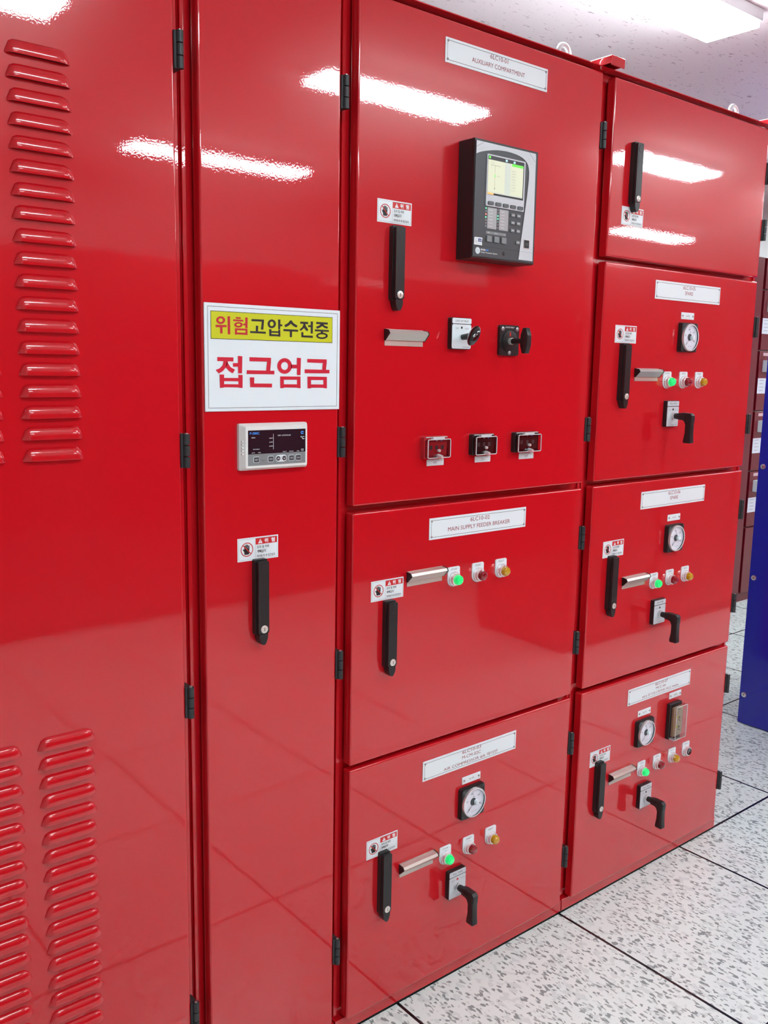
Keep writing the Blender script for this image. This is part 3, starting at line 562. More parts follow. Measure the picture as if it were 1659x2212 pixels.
SIGN_C = [[(25.2,91.5),(58.5,91.3),(58.6,98.6),(25.3,98.8)],[(36.2,84.3),(29.7,78.5),(21.5,75.3),(28.2,69.1),(36.5,73.7),(42.6,80.1),(46.1,87.2),(46.4,91.5),(38.3,91.7)],[(43.5,87.2),(42.6,80.1),(49.1,73.8),(56.8,69.6),(61.8,76.3),(52.4,80.9),(47.6,87.2),(46.4,91.5)],[(68.3,69.7),(76.6,69.8),(77.5,101.1),(68.0,101.6)],[(57.5,81.8),(68.0,81.8),(68.1,88.6),(57.6,88.3)],[(30.1,43.1),(38.6,43.8),(38.9,67.3),(29.7,67.3)],[(68.5,43.7),(77.4,42.8),(77.8,66.7),(68.7,67.0)],[(38.7,55.4),(68.6,55.2),(68.7,61.2),(38.8,61.3)],[(38.6,44.3),(68.5,44.0),(68.6,49.6),(38.7,49.9)],[(92.7,92.4),(139.6,92.1),(139.9,99.4),(92.7,99.8)],[(128.8,75.3),(137.9,75.0),(139.8,93.0),(131.0,92.5)],[(86.6,68.8),(147.2,68.5),(147.2,75.3),(86.7,75.7)],[(93.9,44.2),(102.3,44.2),(102.8,62.4),(93.3,62.5)],[(102.1,44.2),(142.0,43.9),(142.0,51.0),(102.1,51.2)],[(178.4,84.7),(178.2,83.0),(186.7,81.5),(187.2,84.8)],[(178.2,83.0),(177.6,81.4),(185.5,78.3),(186.7,81.5)],[(177.6,81.4),(176.6,79.9),(183.5,75.5),(185.5,78.3)],[(176.6,79.9),(175.3,78.7),(180.8,73.1),(183.5,75.5)],[(175.3,78.7),(173.8,77.8),(177.6,71.3),(180.8,73.1)],[(173.8,77.8),(172.1,77.2),(174.1,70.2),(177.6,71.3)],[(172.1,77.2),(170.3,77.0),(170.3,69.8),(174.1,70.2)],[(170.3,77.0),(168.5,77.2),(166.6,70.1),(170.3,69.8)],[(168.5,77.2),(166.9,77.7),(163.1,71.2),(166.6,70.1)],[(166.9,77.7),(165.3,78.6),(159.9,72.9),(163.1,71.2)],[(165.3,78.6),(164.1,79.8),(157.3,75.2),(159.9,72.9)],[(164.1,79.8),(163.1,81.2),(155.3,78.0),(157.3,75.2)],[(163.1,81.2),(162.5,82.8),(154.1,81.1),(155.3,78.0)],[(162.5,82.8),(162.3,84.5),(153.7,84.4),(154.1,81.1)],[(162.3,84.5),(162.5,86.2),(154.1,87.7),(153.7,84.4)],[(162.5,86.2),(163.1,87.8),(155.3,90.8),(154.1,87.7)],[(163.1,87.8),(164.1,89.3),(157.3,93.6),(155.3,90.8)],[(164.1,89.3),(165.3,90.5),(159.9,96.0),(157.3,93.6)],[(165.3,90.5),(166.9,91.4),(163.1,97.8),(159.9,96.0)],[(166.9,91.4),(168.5,92.0),(166.6,99.0),(163.1,97.8)],[(168.5,92.0),(170.3,92.2),(170.3,99.4),(166.6,99.0)],[(170.3,92.2),(172.1,92.1),(174.0,99.1),(170.3,99.4)],[(172.1,92.1),(173.8,91.5),(177.6,98.1),(174.0,99.1)],[(173.8,91.5),(175.3,90.7),(180.8,96.4),(177.6,98.1)],[(175.3,90.7),(176.6,89.5),(183.4,94.1),(180.8,96.4)],[(176.6,89.5),(177.6,88.0),(185.5,91.3),(183.4,94.1)],[(177.6,88.0),(178.2,86.4),(186.7,88.1),(185.5,91.3)],[(178.2,86.4),(178.4,84.7),(187.2,84.8),(186.7,88.1)],[(185.3,80.2),(198.8,80.3),(198.8,87.4),(184.8,87.4)],[(198.9,67.6),(207.1,67.6),(208.0,100.3),(198.5,100.7)],[(160.6,42.1),(168.7,42.6),(168.7,64.7),(160.3,64.7)],[(198.8,42.9),(207.4,42.0),(207.1,64.6),(198.7,64.7)],[(168.7,58.5),(198.7,58.4),(198.7,64.7),(168.7,64.7)],[(168.7,43.7),(198.8,43.3),(198.7,49.7),(168.7,49.8)],[(222.9,92.1),(269.5,91.3),(269.6,98.7),(222.8,98.9)],[(258.7,78.5),(267.9,78.2),(269.5,92.1),(260.2,91.5)],[(216.7,71.4),(276.5,71.4),(276.5,78.3),(216.7,78.7)],[(223.8,41.7),(232.1,41.9),(232.0,64.8),(223.4,64.7)],[(261.8,42.4),(270.4,41.6),(270.2,64.4),(261.6,64.5)],[(232.0,58.1),(261.7,58.1),(261.6,64.5),(232.0,64.8)],[(232.1,43.2),(261.8,43.0),(261.8,49.4),(232.1,49.6)]]
def letters(b, G, m):
    for p in G: b.poly([(S0x + x / 1000, S0z + z / 1000) for x, z in p], 0.0042, m)
S0x, S0z = 0.800, 1.4525
sg = MB(); sg.pbox(S0x, S0x + 0.302, S0z, S0z + 0.195, 0.0004, 0.0035, 'white', 0.0008, 1)
sign = tag(sg.build('danger_sign'), 'white rectangular Korean danger sign with a yellow banner on the narrow red cabinet', 'sign')
a = MB(); a.frame(S0x + 0.0065, S0x + 0.2955, S0z + 0.006, S0z + 0.189, 0.0007, 0.0037, 'text_black'); a.build('border_line', sign)
a = MB(); a.rect(S0x + 0.0125, S0x + 0.2832, S0z + 0.1310, S0z + 0.1810, 0.0038, 'text_black'); a.rect(S0x + 0.0135, S0x + 0.2822, S0z + 0.1320, S0z + 0.1800, 0.0040, 'yellow')
a.build('banner', sign, label='yellow banner')
a = MB(); letters(a, SIGN_R, 'text_red'); letters(a, SIGN_K, 'text_black')
a.build('banner_lettering', sign)
a = MB(); letters(a, SIGN_C, 'text_crimson'); a.build('large_lettering', sign, label='crimson lettering')
# temperature controller
tx, tz = 0.8672, 1.3405
b = MB(); b.prism(b.rrect(tx, tx + 0.1535, tz, tz + 0.0885, 0.004, 3), 0, 0.007, 'white_case')
o0 = b.rrect(tx, tx + 0.1535, tz, tz + 0.0885, 0.004, 3); o1 = b.rrect(tx + 0.008, tx + 0.1465, tz + 0.005, tz + 0.0835, 0.003, 3); n = len(o0)
b.add([(x, -0.007, z) for x, z in o0] + [(x, -0.018, z) for x, z in o1], [[i, (i + 1) % n, n + (i + 1) % n, n + i] for i in range(n)] + [[n + i for i in range(n)]], 'white_case')
for sx in (tx + 0.0025, tx + 0.1440):
    for k in range(5): b.pbox(sx, sx + 0.0055, tz + 0.030 + k * 0.006, tz + 0.0335 + k * 0.006, 0.006, 0.0145, 'white_case', 0.0005, 1)
tc = b.build('temperature_controller', CB, label='white temperature controller with a black display')
px_, pz_ = tx + 0.0068, tz - 0.0015
def L(x, z): return px_ + x, pz_ + z
b = MB(); b.pbox(px_ + 0.0062, px_ + 0.1354, pz_ + 0.0330, pz_ + 0.0778, 0.018, 0.0187, 'window_black'); d = 0.0189
b.text('P-300C', px_ + 0.0200, pz_ + 0.0722, 0.0210, 0.0045, d, 'text_blue', 0.01)
b.text('α', px_ + 0.1275, pz_ + 0.0705, 0.0065, 0.0060, d, 'text_blue', 0.03); b.text('°C', px_ + 0.1282, pz_ + 0.0605, 0.0085, 0.0060, d, 'text_white', 0.01)
b.text('PEAK', px_ + 0.0175, pz_ + 0.0640, 0.0080, 0.0022, d, 'text_white'); b.text('TEMP  CONTROLLER', px_ + 0.0860, pz_ + 0.0665, 0.0300, 0.0024, d, 'text_white')
for k, t in enumerate(('ALARM1', 'ALARM2', 'COMM')): b.text(t, px_ + 0.0560, pz_ + 0.0620 - k * 0.0076, 0.0080, 0.0020, d, 'text_white')
b.rect(px_ + 0.0612, px_ + 0.0618, pz_ + 0.0405, pz_ + 0.0700, d, 'text_white'); b.text('CE', px_ + 0.1280, pz_ + 0.0370, 0.0060, 0.0038, d, 'text_white')
for t, x, z in (('PHONE/RLY', 0.0240, 0.0420), ('AUTO', 0.0170, 0.0355), ('MAN', 0.0305, 0.0355), ('FAULT', 0.0870, 0.0350), ('MEMORY', 0.1025, 0.0350), ('MAX', 0.1180, 0.0350)):
    b.text(t, px_ + x, pz_ + z, 0.0015 * len(t) + 0.001, 0.0018, d, 'text_white')
b.build('display', tc, label='black display window')
b = MB(); b.pbox(px_ + 0.0062, px_ + 0.1354, pz_ + 0.0112, pz_ + 0.0329, 0.018, 0.0186, 'grey'); b.build('key_panel', tc, label='grey key strip')
for x, t in ((0.0237, 'SET'), (0.0555, 'FUNC'), (0.1024, 'TEST'), (0.1181, 'MAX')):
    b = MB(); b.prism(b.rrect(px_ + x - 0.0062, px_ + x + 0.0062, pz_ + 0.0165, pz_ + 0.0280, 0.002, 3), 0.0186, 0.0192, 'sticker_white')
    b.prism(b.rrect(px_ + x - 0.0054, px_ + x + 0.0054, pz_ + 0.0173, pz_ + 0.0272, 0.0015, 3), 0.0192, 0.0198, 'charcoal'); b.text(t, px_ + x, pz_ + 0.0222, 0.0070, 0.0024, 0.0200, 'text_white'); b.build('key', tc)
b = MB(); b.prism(b.rrect(px_ + 0.0665, px_ + 0.0915, pz_ + 0.0160, pz_ + 0.0290, 0.0064, 5), 0.0186, 0.0192, 'sticker_white')
for x, s in ((0.0722, 1), (0.0858, -1)):
    b.lathe(px_ + x, pz_ + 0.0225, [(0.0192, 0.0047), (0.0199, 0.0044), (0.0199, 0.0005)], 'charcoal', 20)
    b.line(px_ + x - 0.0022, pz_ + 0.0225 - s * 0.001, px_ + x, pz_ + 0.0225 + s * 0.0012, 0.0009, 0.0201, 'text_white'); b.line(px_ + x, pz_ + 0.0225 + s * 0.0012, px_ + x + 0.0022, pz_ + 0.0225 - s * 0.001, 0.0009, 0.0201, 'text_white')
b.rect(px_ + 0.0786, px_ + 0.0792, pz_ + 0.0180, pz_ + 0.0270, 0.0194, 'charcoal'); b.build('arrow_keys', tc)
b = MB(); b.lathe(px_ + 0.0394, pz_ + 0.0235, [(0.0186, 0.0008), (0.0190, 0.0006), (0.0190, 0.0002)], 'led_off', 8); b.text('RESET', px_ + 0.0394, pz_ + 0.0200, 0.0065, 0.0016, 0.0188, 'text_black'); b.build('reset_mark', tc)

# ---------------------------------------------------------------- cabinet C
CX = thing('switchgear_cabinet', 'red cabinet in the middle with the protection relay on its tall top door', 'electrical cabinet', (1.5225, 0.45, 0), 'red switchgear cabinets in one row')
body(CX, 1.1225, 1.9225)
C1 = door(CX, 1.143, 1.894, 1.248, 2.255); C2 = door(CX, 1.143, 1.894, 0.670, 1.2335); C3 = door(CX, 1.143, 1.894, 0.051, 0.6595)
for dd, zz in ((C1, (2.110, 1.387)), (C2, (1.101, 0.814)), (C3, (0.528, 0.194))):
    for z in zz: hinge(dd, 1.894, z)
nameplate(C1, 1.369, 2.1695, [('6LC10-01', 0.160, 0.0385, 0.056, 0.0095), ('AUXILIARY COMPARTMENT', 0.160, 0.0205, 0.166, 0.0095)])
nameplate(C2, 1.3590, 1.1535, [('6LC10-02', 0.160, 0.0365, 0.064, 0.0095), ('MAIN SUPPLY FEEDER BREAKER', 0.160, 0.0195, 0.206, 0.0095)])
nameplate(C3, 1.3580, 0.5728, [('6LC10-03', 0.160, 0.0400, 0.064, 0.0082), ('M-CM-02C', 0.160, 0.0265, 0.064, 0.0082), ('AIR COMPRESSOR #A 제어반', 0.160, 0.0125, 0.186, 0.0092)])
sticker(C1, 1.195, 1.8295); sticker(C2, 1.1945, 1.0340); sticker(C3, 1.1930, 0.4305)
handle(C1, 1.2420, 1.8250); handle(C2, 1.2420, 1.0330); handle(C3, 1.2405, 0.4400)
card_holder(CX, 1.2195, 1.5825, 'CT1 Power Saver'); card_holder(CX, 1.2960, 1.0545); card_holder(CX, 1.2925, 0.3525)
for (x, z) in ((1.4385, 1.0590), (1.4385, 0.3600)):
    pilot(CX, x, z, 'green', 'STOP'); pilot(CX, x + 0.0790, z, 'red', 'START'); pilot(CX, x + 0.1580, z, 'yellow', 'FAULT')
small_plate(CX, 1.5210, 0.5365, 'A-M'); ammeter(CX, 1.5190, 0.4790)
rotary(CX, 1.4730, 0.2770, True)
# lock-out relay switch 1: white plate, egg-shaped knob
cx, cz = 1.4300, 1.6140; b = MB()
b.prism(b.rrect(cx - 0.0305, cx + 0.0305, cz - 0.0345, cz + 0.0345, 0.004, 3), 0, 0.011, 'black')
b.prism(b.rrect(cx - 0.028, cx + 0.0300, cz + 0.0215, cz + 0.0335, 0.003, 3), 0.011, 0.0118, 'white'); b.prism(b.rrect(cx - 0.028, cx + 0.0300, cz - 0.033, cz + 0.0200, 0.004, 3), 0.011, 0.0118, 'white')
b.text('LOCK OUT RELAY', cx + 0.001, cz + 0.0275, 0.040, 0.0040, 0.0120, 'text_black'); b.text('TRIP', cx - 0.0140, cz + 0.0110, 0.0100, 0.0038, 0.0120, 'text_grey'); b.text('RESET', cx + 0.0170, cz + 0.0110, 0.0120, 0.0038, 0.0120, 'text_grey')
b.lathe(cx + 0.0005, cz + 0.0130, [(0.0118, 0.0026), (0.0124, 0.0024), (0.0124, 0.0005)], 'text_black', 12); b.line(cx + 0.004, cz - 0.029, cx + 0.027, cz - 0.029, 0.0006, 0.0120, 'text_black')
k1 = b.build('lockout_switch', CX, label='white lockout relay switch with an oval black knob')
b = MB(); b.lathe(cx - 0.001, cz - 0.008, [(0.0118, 0.0065), (0.0170, 0.0060), (0.0172, 0.0020)], 'steel', 16); b.tube([(cx - 0.001, -0.015, cz - 0.008), (cx, -0.040, cz - 0.006)], [0.0060, 0.0075], 'black', 14); b.build('shaft', k1)
b = MB(); bm = bmesh.new(); bmesh.ops.create_uvsphere(bm, u_segments=24, v_segments=16, radius=1)
R1 = Matrix.Rotation(math.radians(32), 4, 'Y')
for v in bm.verts: v.co = R1 @ Vector((v.co.x * 0.0125, v.co.y * 0.0125, v.co.z * 0.0245)) + Vector((cx + 0.001, -0.050, cz - 0.005))
bm.verts.index_update(); b.add([v.co[:] for v in bm.verts], [[v.index for v in f.verts] for f in bm.faces], 'black_gloss', True); bm.free(); b.build('knob', k1, label='glossy black oval knob')
# lock-out relay switch 2: black plate with screws, T handle
cx, cz = 1.5900, 1.6040; b = MB()
b.prism(b.rrect(cx - 0.0325, cx + 0.0325, cz - 0.0350, cz + 0.0350, 0.006, 4), 0, 0.007, 'black')
b.lathe(cx, cz - 0.002, [(0.007, 0.0250), (0.0090, 0.0245), (0.0095, 0.0225), (0.0095, 0.0005)], 'black', 32)
b.text('LOCKOUT RELAY', cx, cz + 0.0298, 0.030, 0.0032, 0.0072, 'text_white', 0.01); b.rect(cx - 0.0025, cx + 0.0020, cz + 0.0095, cz + 0.0185, 0.0097, 'header_red')
for sx, sz in ((-0.024, 0.026), (0.024, 0.026), (0, -0.028)): b.lathe(cx + sx, cz + sz, [(0.007, 0.0052), (0.0090, 0.0048), (0.0100, 0.0025), (0.0100, 0.0005)], 'screw_steel', 14)
k2 = b.build('lockout_switch', CX, label='black lockout relay switch with a T-shaped handle')
b = MB(); b.tube([(cx, -0.009, cz - 0.002), (cx, -0.017, cz - 0.002)], 0.0078, 'key_metal', 16); b.tube([(cx, -0.016, cz - 0.002), (cx, -0.050, cz - 0.001)], [0.0066, 0.0060], 'black', 14); b.build('shaft', k2)
b = MB(); hx = [(-0.0115, -0.012), (-0.0055, -0.029), (0.0055, -0.029), (0.0115, -0.010), (0.0115, 0.012), (0.0050, 0.029), (-0.0050, 0.029), (-0.0115, 0.012)]
bm = bmesh.new(); A = [bm.verts.new((cx - 0.0070, -0.058 - p, cz - 0.001 + q)) for p, q in hx]; B = [bm.verts.new((cx + 0.0070, -0.058 - p, cz - 0.001 + q)) for p, q in hx]
bm.faces.new(A); bm.faces.new(B[::-1])
for i in range(8): bm.faces.new((A[i], B[i], B[(i + 1) % 8], A[(i + 1) % 8]))
bmesh.ops.recalc_face_normals(bm, faces=bm.faces[:]); bmesh.ops.bevel(bm, geom=list(bm.edges), offset=0.0018, segments=2, profile=0.5, affect='EDGES')
bm.verts.index_update(); b.add([v.co[:] for v in bm.verts], [[v.index for v in f.verts] for f in bm.faces], 'black', True); bm.free(); b.build('handle', k2)
terminal(CX, 1.3630, 1.3400, 0.071, 'red_base', 'PTT', 1.3720); terminal(CX, 1.5110, 1.3405, 0.071, 'black', 'CTT', 1.5215); terminal(CX, 1.6590, 1.3405, 0.084, 'black', 'CTT', 1.6720, 0.052)
# feeder protection relay
rx, rz = 1.417, 1.777; b = MB()
b.pbox(rx - 0.0005, rx + 0.1985, rz - 0.004, rz + 0.2425, 0, 0.042, 'black', 0.002, 2)
o0 = [(rx - 0.0005, rz - 0.004), (rx + 0.1985, rz - 0.004), (rx + 0.1985, rz + 0.2425), (rx - 0.0005, rz + 0.2425)]; o1 = [(rx - 0.011 + 0.0105, rz - 0.002), (rx + 0.1975, rz - 0.002), (rx + 0.1975, rz + 0.2415), (rx - 0.0005, rz + 0.2415)]
b.add([(x, -0.042, z) for x, z in o0] + [(x, -0.0495, z) for x, z in o1], [[i, (i + 1) % 4, 4 + (i + 1) % 4, 4 + i] for i in range(4)] + [[4, 5, 6, 7]], 'black')
pr = b.build('protection_relay', CX, label='black feeder protection relay with a colour screen and keypad')
def rb(name, fn, label=None):
    q = MB(); fn(q); q.move(rx, rz); return q.build(name, pr, label=label)
def fp(q): q.prism([(0.0015, 0.0005), (0.1935, 0.0005), (0.1925, 0.2375), (0.0015, 0.2365)], 0.049, 0.0510, 'charcoal'); q.rect(0.0015, 0.144, 0.0222, 0.0228, 0.0512, 'black')
rb('faceplate', fp, 'charcoal faceplate')
def sv(q):
    inner = [(0.0017, 0.2095), (0.0100, 0.2132), (0.0190, 0.2162), (0.0330, 0.2198), (0.0470, 0.2228), (0.0620, 0.2252), (0.0777, 0.2266), (0.0930, 0.2274), (0.1092, 0.2270), (0.1230, 0.2258), (0.1351, 0.2240), (0.1450, 0.2215), (0.1528, 0.2180), (0.1590, 0.2140), (0.1633, 0.2085), (0.1660, 0.2020), (0.1676, 0.1942), (0.1676, 0.1800), (0.1662, 0.1640), (0.1635, 0.1400), (0.1595, 0.1130), (0.1565, 0.0900), (0.1532, 0.0680), (0.1485, 0.0350), (0.1441, 0.0042)]
    n = len(inner); out = []
    for i, (x, z) in enumerate(inner):
        out.append((x, 0.2365) if i < 10 else ((0.1871 - (13 - min(i, 13)) * 0.010, 0.2365) if i <= 13 else (0.1880 + (0.2365 - z) * 0.012, z if i > 15 else 0.2300 - (i - 14) * 0.008)))
    d0, d1 = 0.051, 0.0520
    q.add([(x, -d1, z) for x, z in inner] + [(x, -d1, z) for x, z in out], [[i, n + i, n + i + 1, i + 1][::-1] for i in range(n - 1)], 'silver_panel')
    q.line(0.002, 0.2240, 0.0230, 0.2350, 0.0006, 0.0523, 'text_black'); q.line(0.166, 0.2360, 0.1855, 0.2190, 0.0006, 0.0523, 'text_black')
    for k in range(3): q.rect(0.0070 + k * 0.0075, 0.0095 + k * 0.0075, 0.2195 + k * 0.0018, 0.2202 + k * 0.0018, 0.0523, 'text_grey')
    for k in range(4): q.rect(0.1620 + k * 0.0065, 0.1640 + k * 0.0065, 0.2220 - k * 0.0045, 0.2228 - k * 0.0045, 0.0523, 'text_grey')
    q.rect(0.1465, 0.1915, 0.0218, 0.0224, 0.0523, 'text_grey')
rb('trim', sv, 'silver curved trim')
def sf(q): q.prism(q.rrect(0.0345, 0.1540, 0.1078, 0.2142, 0.0020, 3), 0.051, 0.0530, 'silver_panel'); q.rect(0.0370, 0.1500, 0.1315, 0.2115, 0.0532, 'screen_dark')
rb('screen_bezel', sf, 'silver screen surround')
def sc(q):
    d = 0.0534
    q.rect(0.0372, 0.0890, 0.1380, 0.2033, d, 'screen_cream'); q.rect(0.0890, 0.1072, 0.1380, 0.2036, d, 'screen_pale'); q.rect(0.1072, 0.1472, 0.1380, 0.2038, d, 'screen_cream'); q.rect(0.0372, 0.1472, 0.1355, 0.1382, d, 'screen_pale')
    q.rect(0.1106, 0.1468, 0.1984, 0.2038, d + .0002, 'screen_green'); q.rect(0.0372, 0.0560, 0.1320, 0.1360, d + .0002, 'screen_orange'); q.rect(0.0385, 0.0440, 0.2055, 0.2105, d + .0002, 'screen_green')
    q.rect(0.0900, 0.0960, 0.2055, 0.2100, d + .0002, 'screen_icon'); q.rect(0.1150, 0.1210, 0.2050, 0.2095, d + .0002, 'screen_icon')
    q.rect(0.0445, 0.0750, 0.1925, 0.1930, d + .0002, 'text_black'); q.rect(0.0580, 0.0584, 0.1460, 0.1928, d + .0002, 'text_black'); q.rect(0.0475, 0.0479, 0.1860, 0.1928, d + .0002, 'text_grey'); q.poly([(0.0565, 0.1460), (0.0599, 0.1460), (0.0582, 0.1435)], d + .0002, 'text_black')
    q.frame(0.0560, 0.0606, 0.1690, 0.1740, 0.0008, d + .0003, 'screen_green')
    for k in range(9):
        z = 0.1945 - k * 0.0058; q.text('Iabc GVf V'[k], 0.0925, z, 0.0018, 0.0022, d + .0003, 'text_grey') if 'Iabc GVf V'[k] != ' ' else None
        if k: q.text(('0.000 A', '0.000 A', '0.00 kV', '0.00 A', '60.000 Hz', '0.00 kW', '1.000', '0.0 A')[k - 1], 0.1170, z, 0.0125, 0.0024, d + .0003, 'text_grey')
    q.text('A LINE', 0.0500, 0.1975, 0.0100, 0.0025, d + .0003, 'text_grey'); q.text('CLOSED', 0.0685, 0.1715, 0.0080, 0.0024, d + .0003, 'text_grey')
rb('screen', sc, 'lit colour screen')
for k in range(5): rb('soft_key', lambda q, x=0.0398 + k * 0.0233: q.prism(q.rrect(x, x + 0.0165, 0.1105, 0.1176, 0.0018, 3), 0.053, 0.0558, 'grey_dark'))
for x in (0.0420, 0.0786):
    rb('legend_card', lambda q, x=x: (q.rect(x, x + 0.0285, 0.0615, 0.1053, 0.0513, 'legend'), [q.text(('TROUBLE', 'ALARM', 'PICKUP', 'TRIP', 'IN SERVICE', 'LOCAL')[k], x + 0.004, 0.1000 - k * 0.0066, 0.012, 0.0022, 0.0516, 'text_white', 0, 'l') for k in range(6)]), 'shiny grey legend card')
for cx_, on in ((0.0370, {0: 'led_green', 2: 'led_red', 3: 'led_green'}), (0.0741, {2: 'led_green', 3: 'led_green'})):
    for k in range(7): rb('status_light', lambda q: q.lathe(cx_, 0.1028 - k * 0.0062, [(0.051, 0.0017), (0.0522, 0.0014), (0.0524, 0.0004)], on.get(k, 'led_off'), 10), {'led_green': 'lit green', 'led_red': 'lit red'}.get(on.get(k)))
for x, z in ((0.1145, 0.0937), (0.1325, 0.0937), (0.1145, 0.0775), (0.1325, 0.0775), (0.1145, 0.0612), (0.1325, 0.0612), (0.1334, 0.0371)):
    rb('key', lambda q, x=x, z=z: (q.prism(q.rrect(x, x + 0.0120, z, z + 0.0066, 0.0012, 3), 0.051, 0.0535, 'grey'), q.rect(x + 0.003, x + 0.009, z + 0.0028, z + 0.0038, 0.0537, 'text_white')))
for k in range(3): rb('large_key', lambda q, x=0.0407 + k * 0.0230: q.prism(q.rrect(x, x + 0.0145, 0.0338, 0.0464, 0.001, 2), 0.051, 0.0540, 'grey'))
rb('legend_bar', lambda q: (q.rect(0.0396, 0.1017, 0.0499, 0.0560, 0.0513, 'grey'), q.text('PB1', 0.047, 0.053, 0.006, 0.002, 0.0515, 'text_white'), q.text('LOCAL', 0.070, 0.053, 0.008, 0.002, 0.0515, 'text_white'), q.text('3', 0.096, 0.053, 0.0015, 0.002, 0.0515, 'text_white')))
def stk(q):
    q.poly([(0.0042, 0.0243), (0.0288, 0.0243), (0.0275, 0.0320), (0.0292, 0.0402), (0.0070, 0.0402), (0.0045, 0.0385)], 0.0513, 'sticker_white'); q.rect(0.0160, 0.0262, 0.0310, 0.0378, 0.0515, 'logo_navy'); q.rect(0.0065, 0.0155, 0.0308, 0.0314, 0.0515, 'text_grey')
    q.ring(0.0112, 0.0345, 0.0026, 0.0034, 0.0515, 'text_grey', 16, 60, 300); q.text('LAB', 0.0211, 0.0343, 0.0070, 0.0034, 0.0517, 'text_white'); q.rect(0.0080, 0.0240, 0.0272, 0.0280, 0.0515, 'text_grey')
rb('certificate_sticker', stk, 'small white and blue sticker')
def lg(q):
    cx_, cz_ = 0.0157, 0.0125; q.lathe(cx_, cz_, [(0.051, 0.0072), (0.0518, 0.0070), (0.0518, 0.0004)], 'white', 24); q.ring(cx_, cz_, 0.0056, 0.0060, 0.0520, 'text_grey', 24); q.text('GE', cx_, cz_, 0.0070, 0.0048, 0.0520, 'text_grey', 0.0)
    q.text('Multilin', 0.0255, 0.0158, 0.0145, 0.0040, 0.0513, 'text_white', 0.02, 'l'); q.text('850', 0.0415, 0.0156, 0.0075, 0.0036, 0.0513, 'text_blue', 0.02, 'l'); q.text('Feeder Protection System', 0.0255, 0.0098, 0.0510, 0.0042, 0.0513, 'text_white', 0.0, 'l')
rb('badge_and_lettering', lg, 'round white badge and white lettering')
rb('lock_hole', lambda q: q.lathe(0.0965, 0.0128, [(0.051, 0.0046), (0.0514, 0.0040), (0.0514, 0.0004)], 'text_black', 18), 'round black hole')
rb('data_port', lambda q: (q.pbox(0.1580, 0.1785, 0.0290, 0.0500, 0.052, 0.0526, 'steel'), q.pbox(0.1600, 0.1765, 0.0310, 0.0482, 0.0526, 0.0530, 'text_black'), q.pbox(0.1640, 0.1730, 0.0370, 0.0420, 0.0530, 0.0533, 'charcoal')), 'black data port')
eye(CX, 1.812, 0.060)

# ---------------------------------------------------------------- cabinet D
CD = thing('switchgear_cabinet', 'red cabinet with four stacked doors, farthest of the near row', 'electrical cabinet', (2.3225, 0.45, 0), 'red switchgear cabinets in one row')
body(CD, 1.9225, 2.7225)
D1 = door(CD, 1.942, 2.687, 1.826, 2.255); D2 = door(CD, 1.942, 2.687, 1.247, 1.8135); D3 = door(CD, 1.942, 2.687, 0.673, 1.2345); D4 = door(CD, 1.942, 2.687, 0.051, 0.660)
for dd, zz in ((D1, (2.13, 1.966)), (D2, (1.677, 1.380)), (D3, (1.109, 0.802)), (D4, (0.530, 0.192))):
    for z in zz: hinge(dd, 2.687, z)
nameplate(D2, 2.1605, 1.7330, [('6LC10-05', 0.160, 0.0375, 0.060, 0.0100), ('SPARE', 0.160, 0.0225, 0.040, 0.0100)])
nameplate(D3, 2.1560, 1.1545, [('6LC10-06', 0.160, 0.0375, 0.060, 0.0100), ('SPARE', 0.160, 0.0225, 0.040, 0.0100)])
nameplate(D4, 2.1530, 0.5755, [('6LC10-07', 0.165, 0.0395, 0.064, 0.0082), ('MCC #6', 0.162, 0.0265, 0.050, 0.0082), ('#5.6 유기성고형연료 MCC MAIN', 0.162, 0.0135, 0.186, 0.0088)])
sticker(D1, 1.9950, 1.9095); sticker(D2, 1.9965, 1.6110); sticker(D3, 1.9970, 1.0335); sticker(D4, 1.9925, 0.4300)
handle(D1, 2.0330, 2.1130); handle(D2, 2.0330, 1.6100); handle(D3, 2.0330, 1.0380); handle(D4, 2.0300, 0.4420)
card_holder(CD, 2.0910, 1.5115, 'CT1 Power Saver'); card_holder(CD, 2.0920, 0.9340); card_holder(CD, 2.0850, 0.3520)
for z in (1.5150, 0.9380, 0.3600):
    x = 2.2410
    pilot(CD, x, z, 'green', 'STOP'); pilot(CD, x + 0.0795, z, 'red', 'START'); pilot(CD, x + 0.1590, z, 'yellow', 'FAULT')
pilot(CD, 2.4760, 0.3610, 'button', 'RESET')
for x, z in ((2.3225, 1.6940), (2.3235, 1.1175), (2.2395, 0.5385)): small_plate(CD, x, z, 'A-M'); ammeter(CD, x - 0.001, z - 0.0600)
small_plate(CD, 2.3970, 0.5585, 'GPR')
rotary(CD, 2.2640, 1.4210); rotary(CD, 2.2650, 0.8450); rotary(CD, 2.2580, 0.2730)
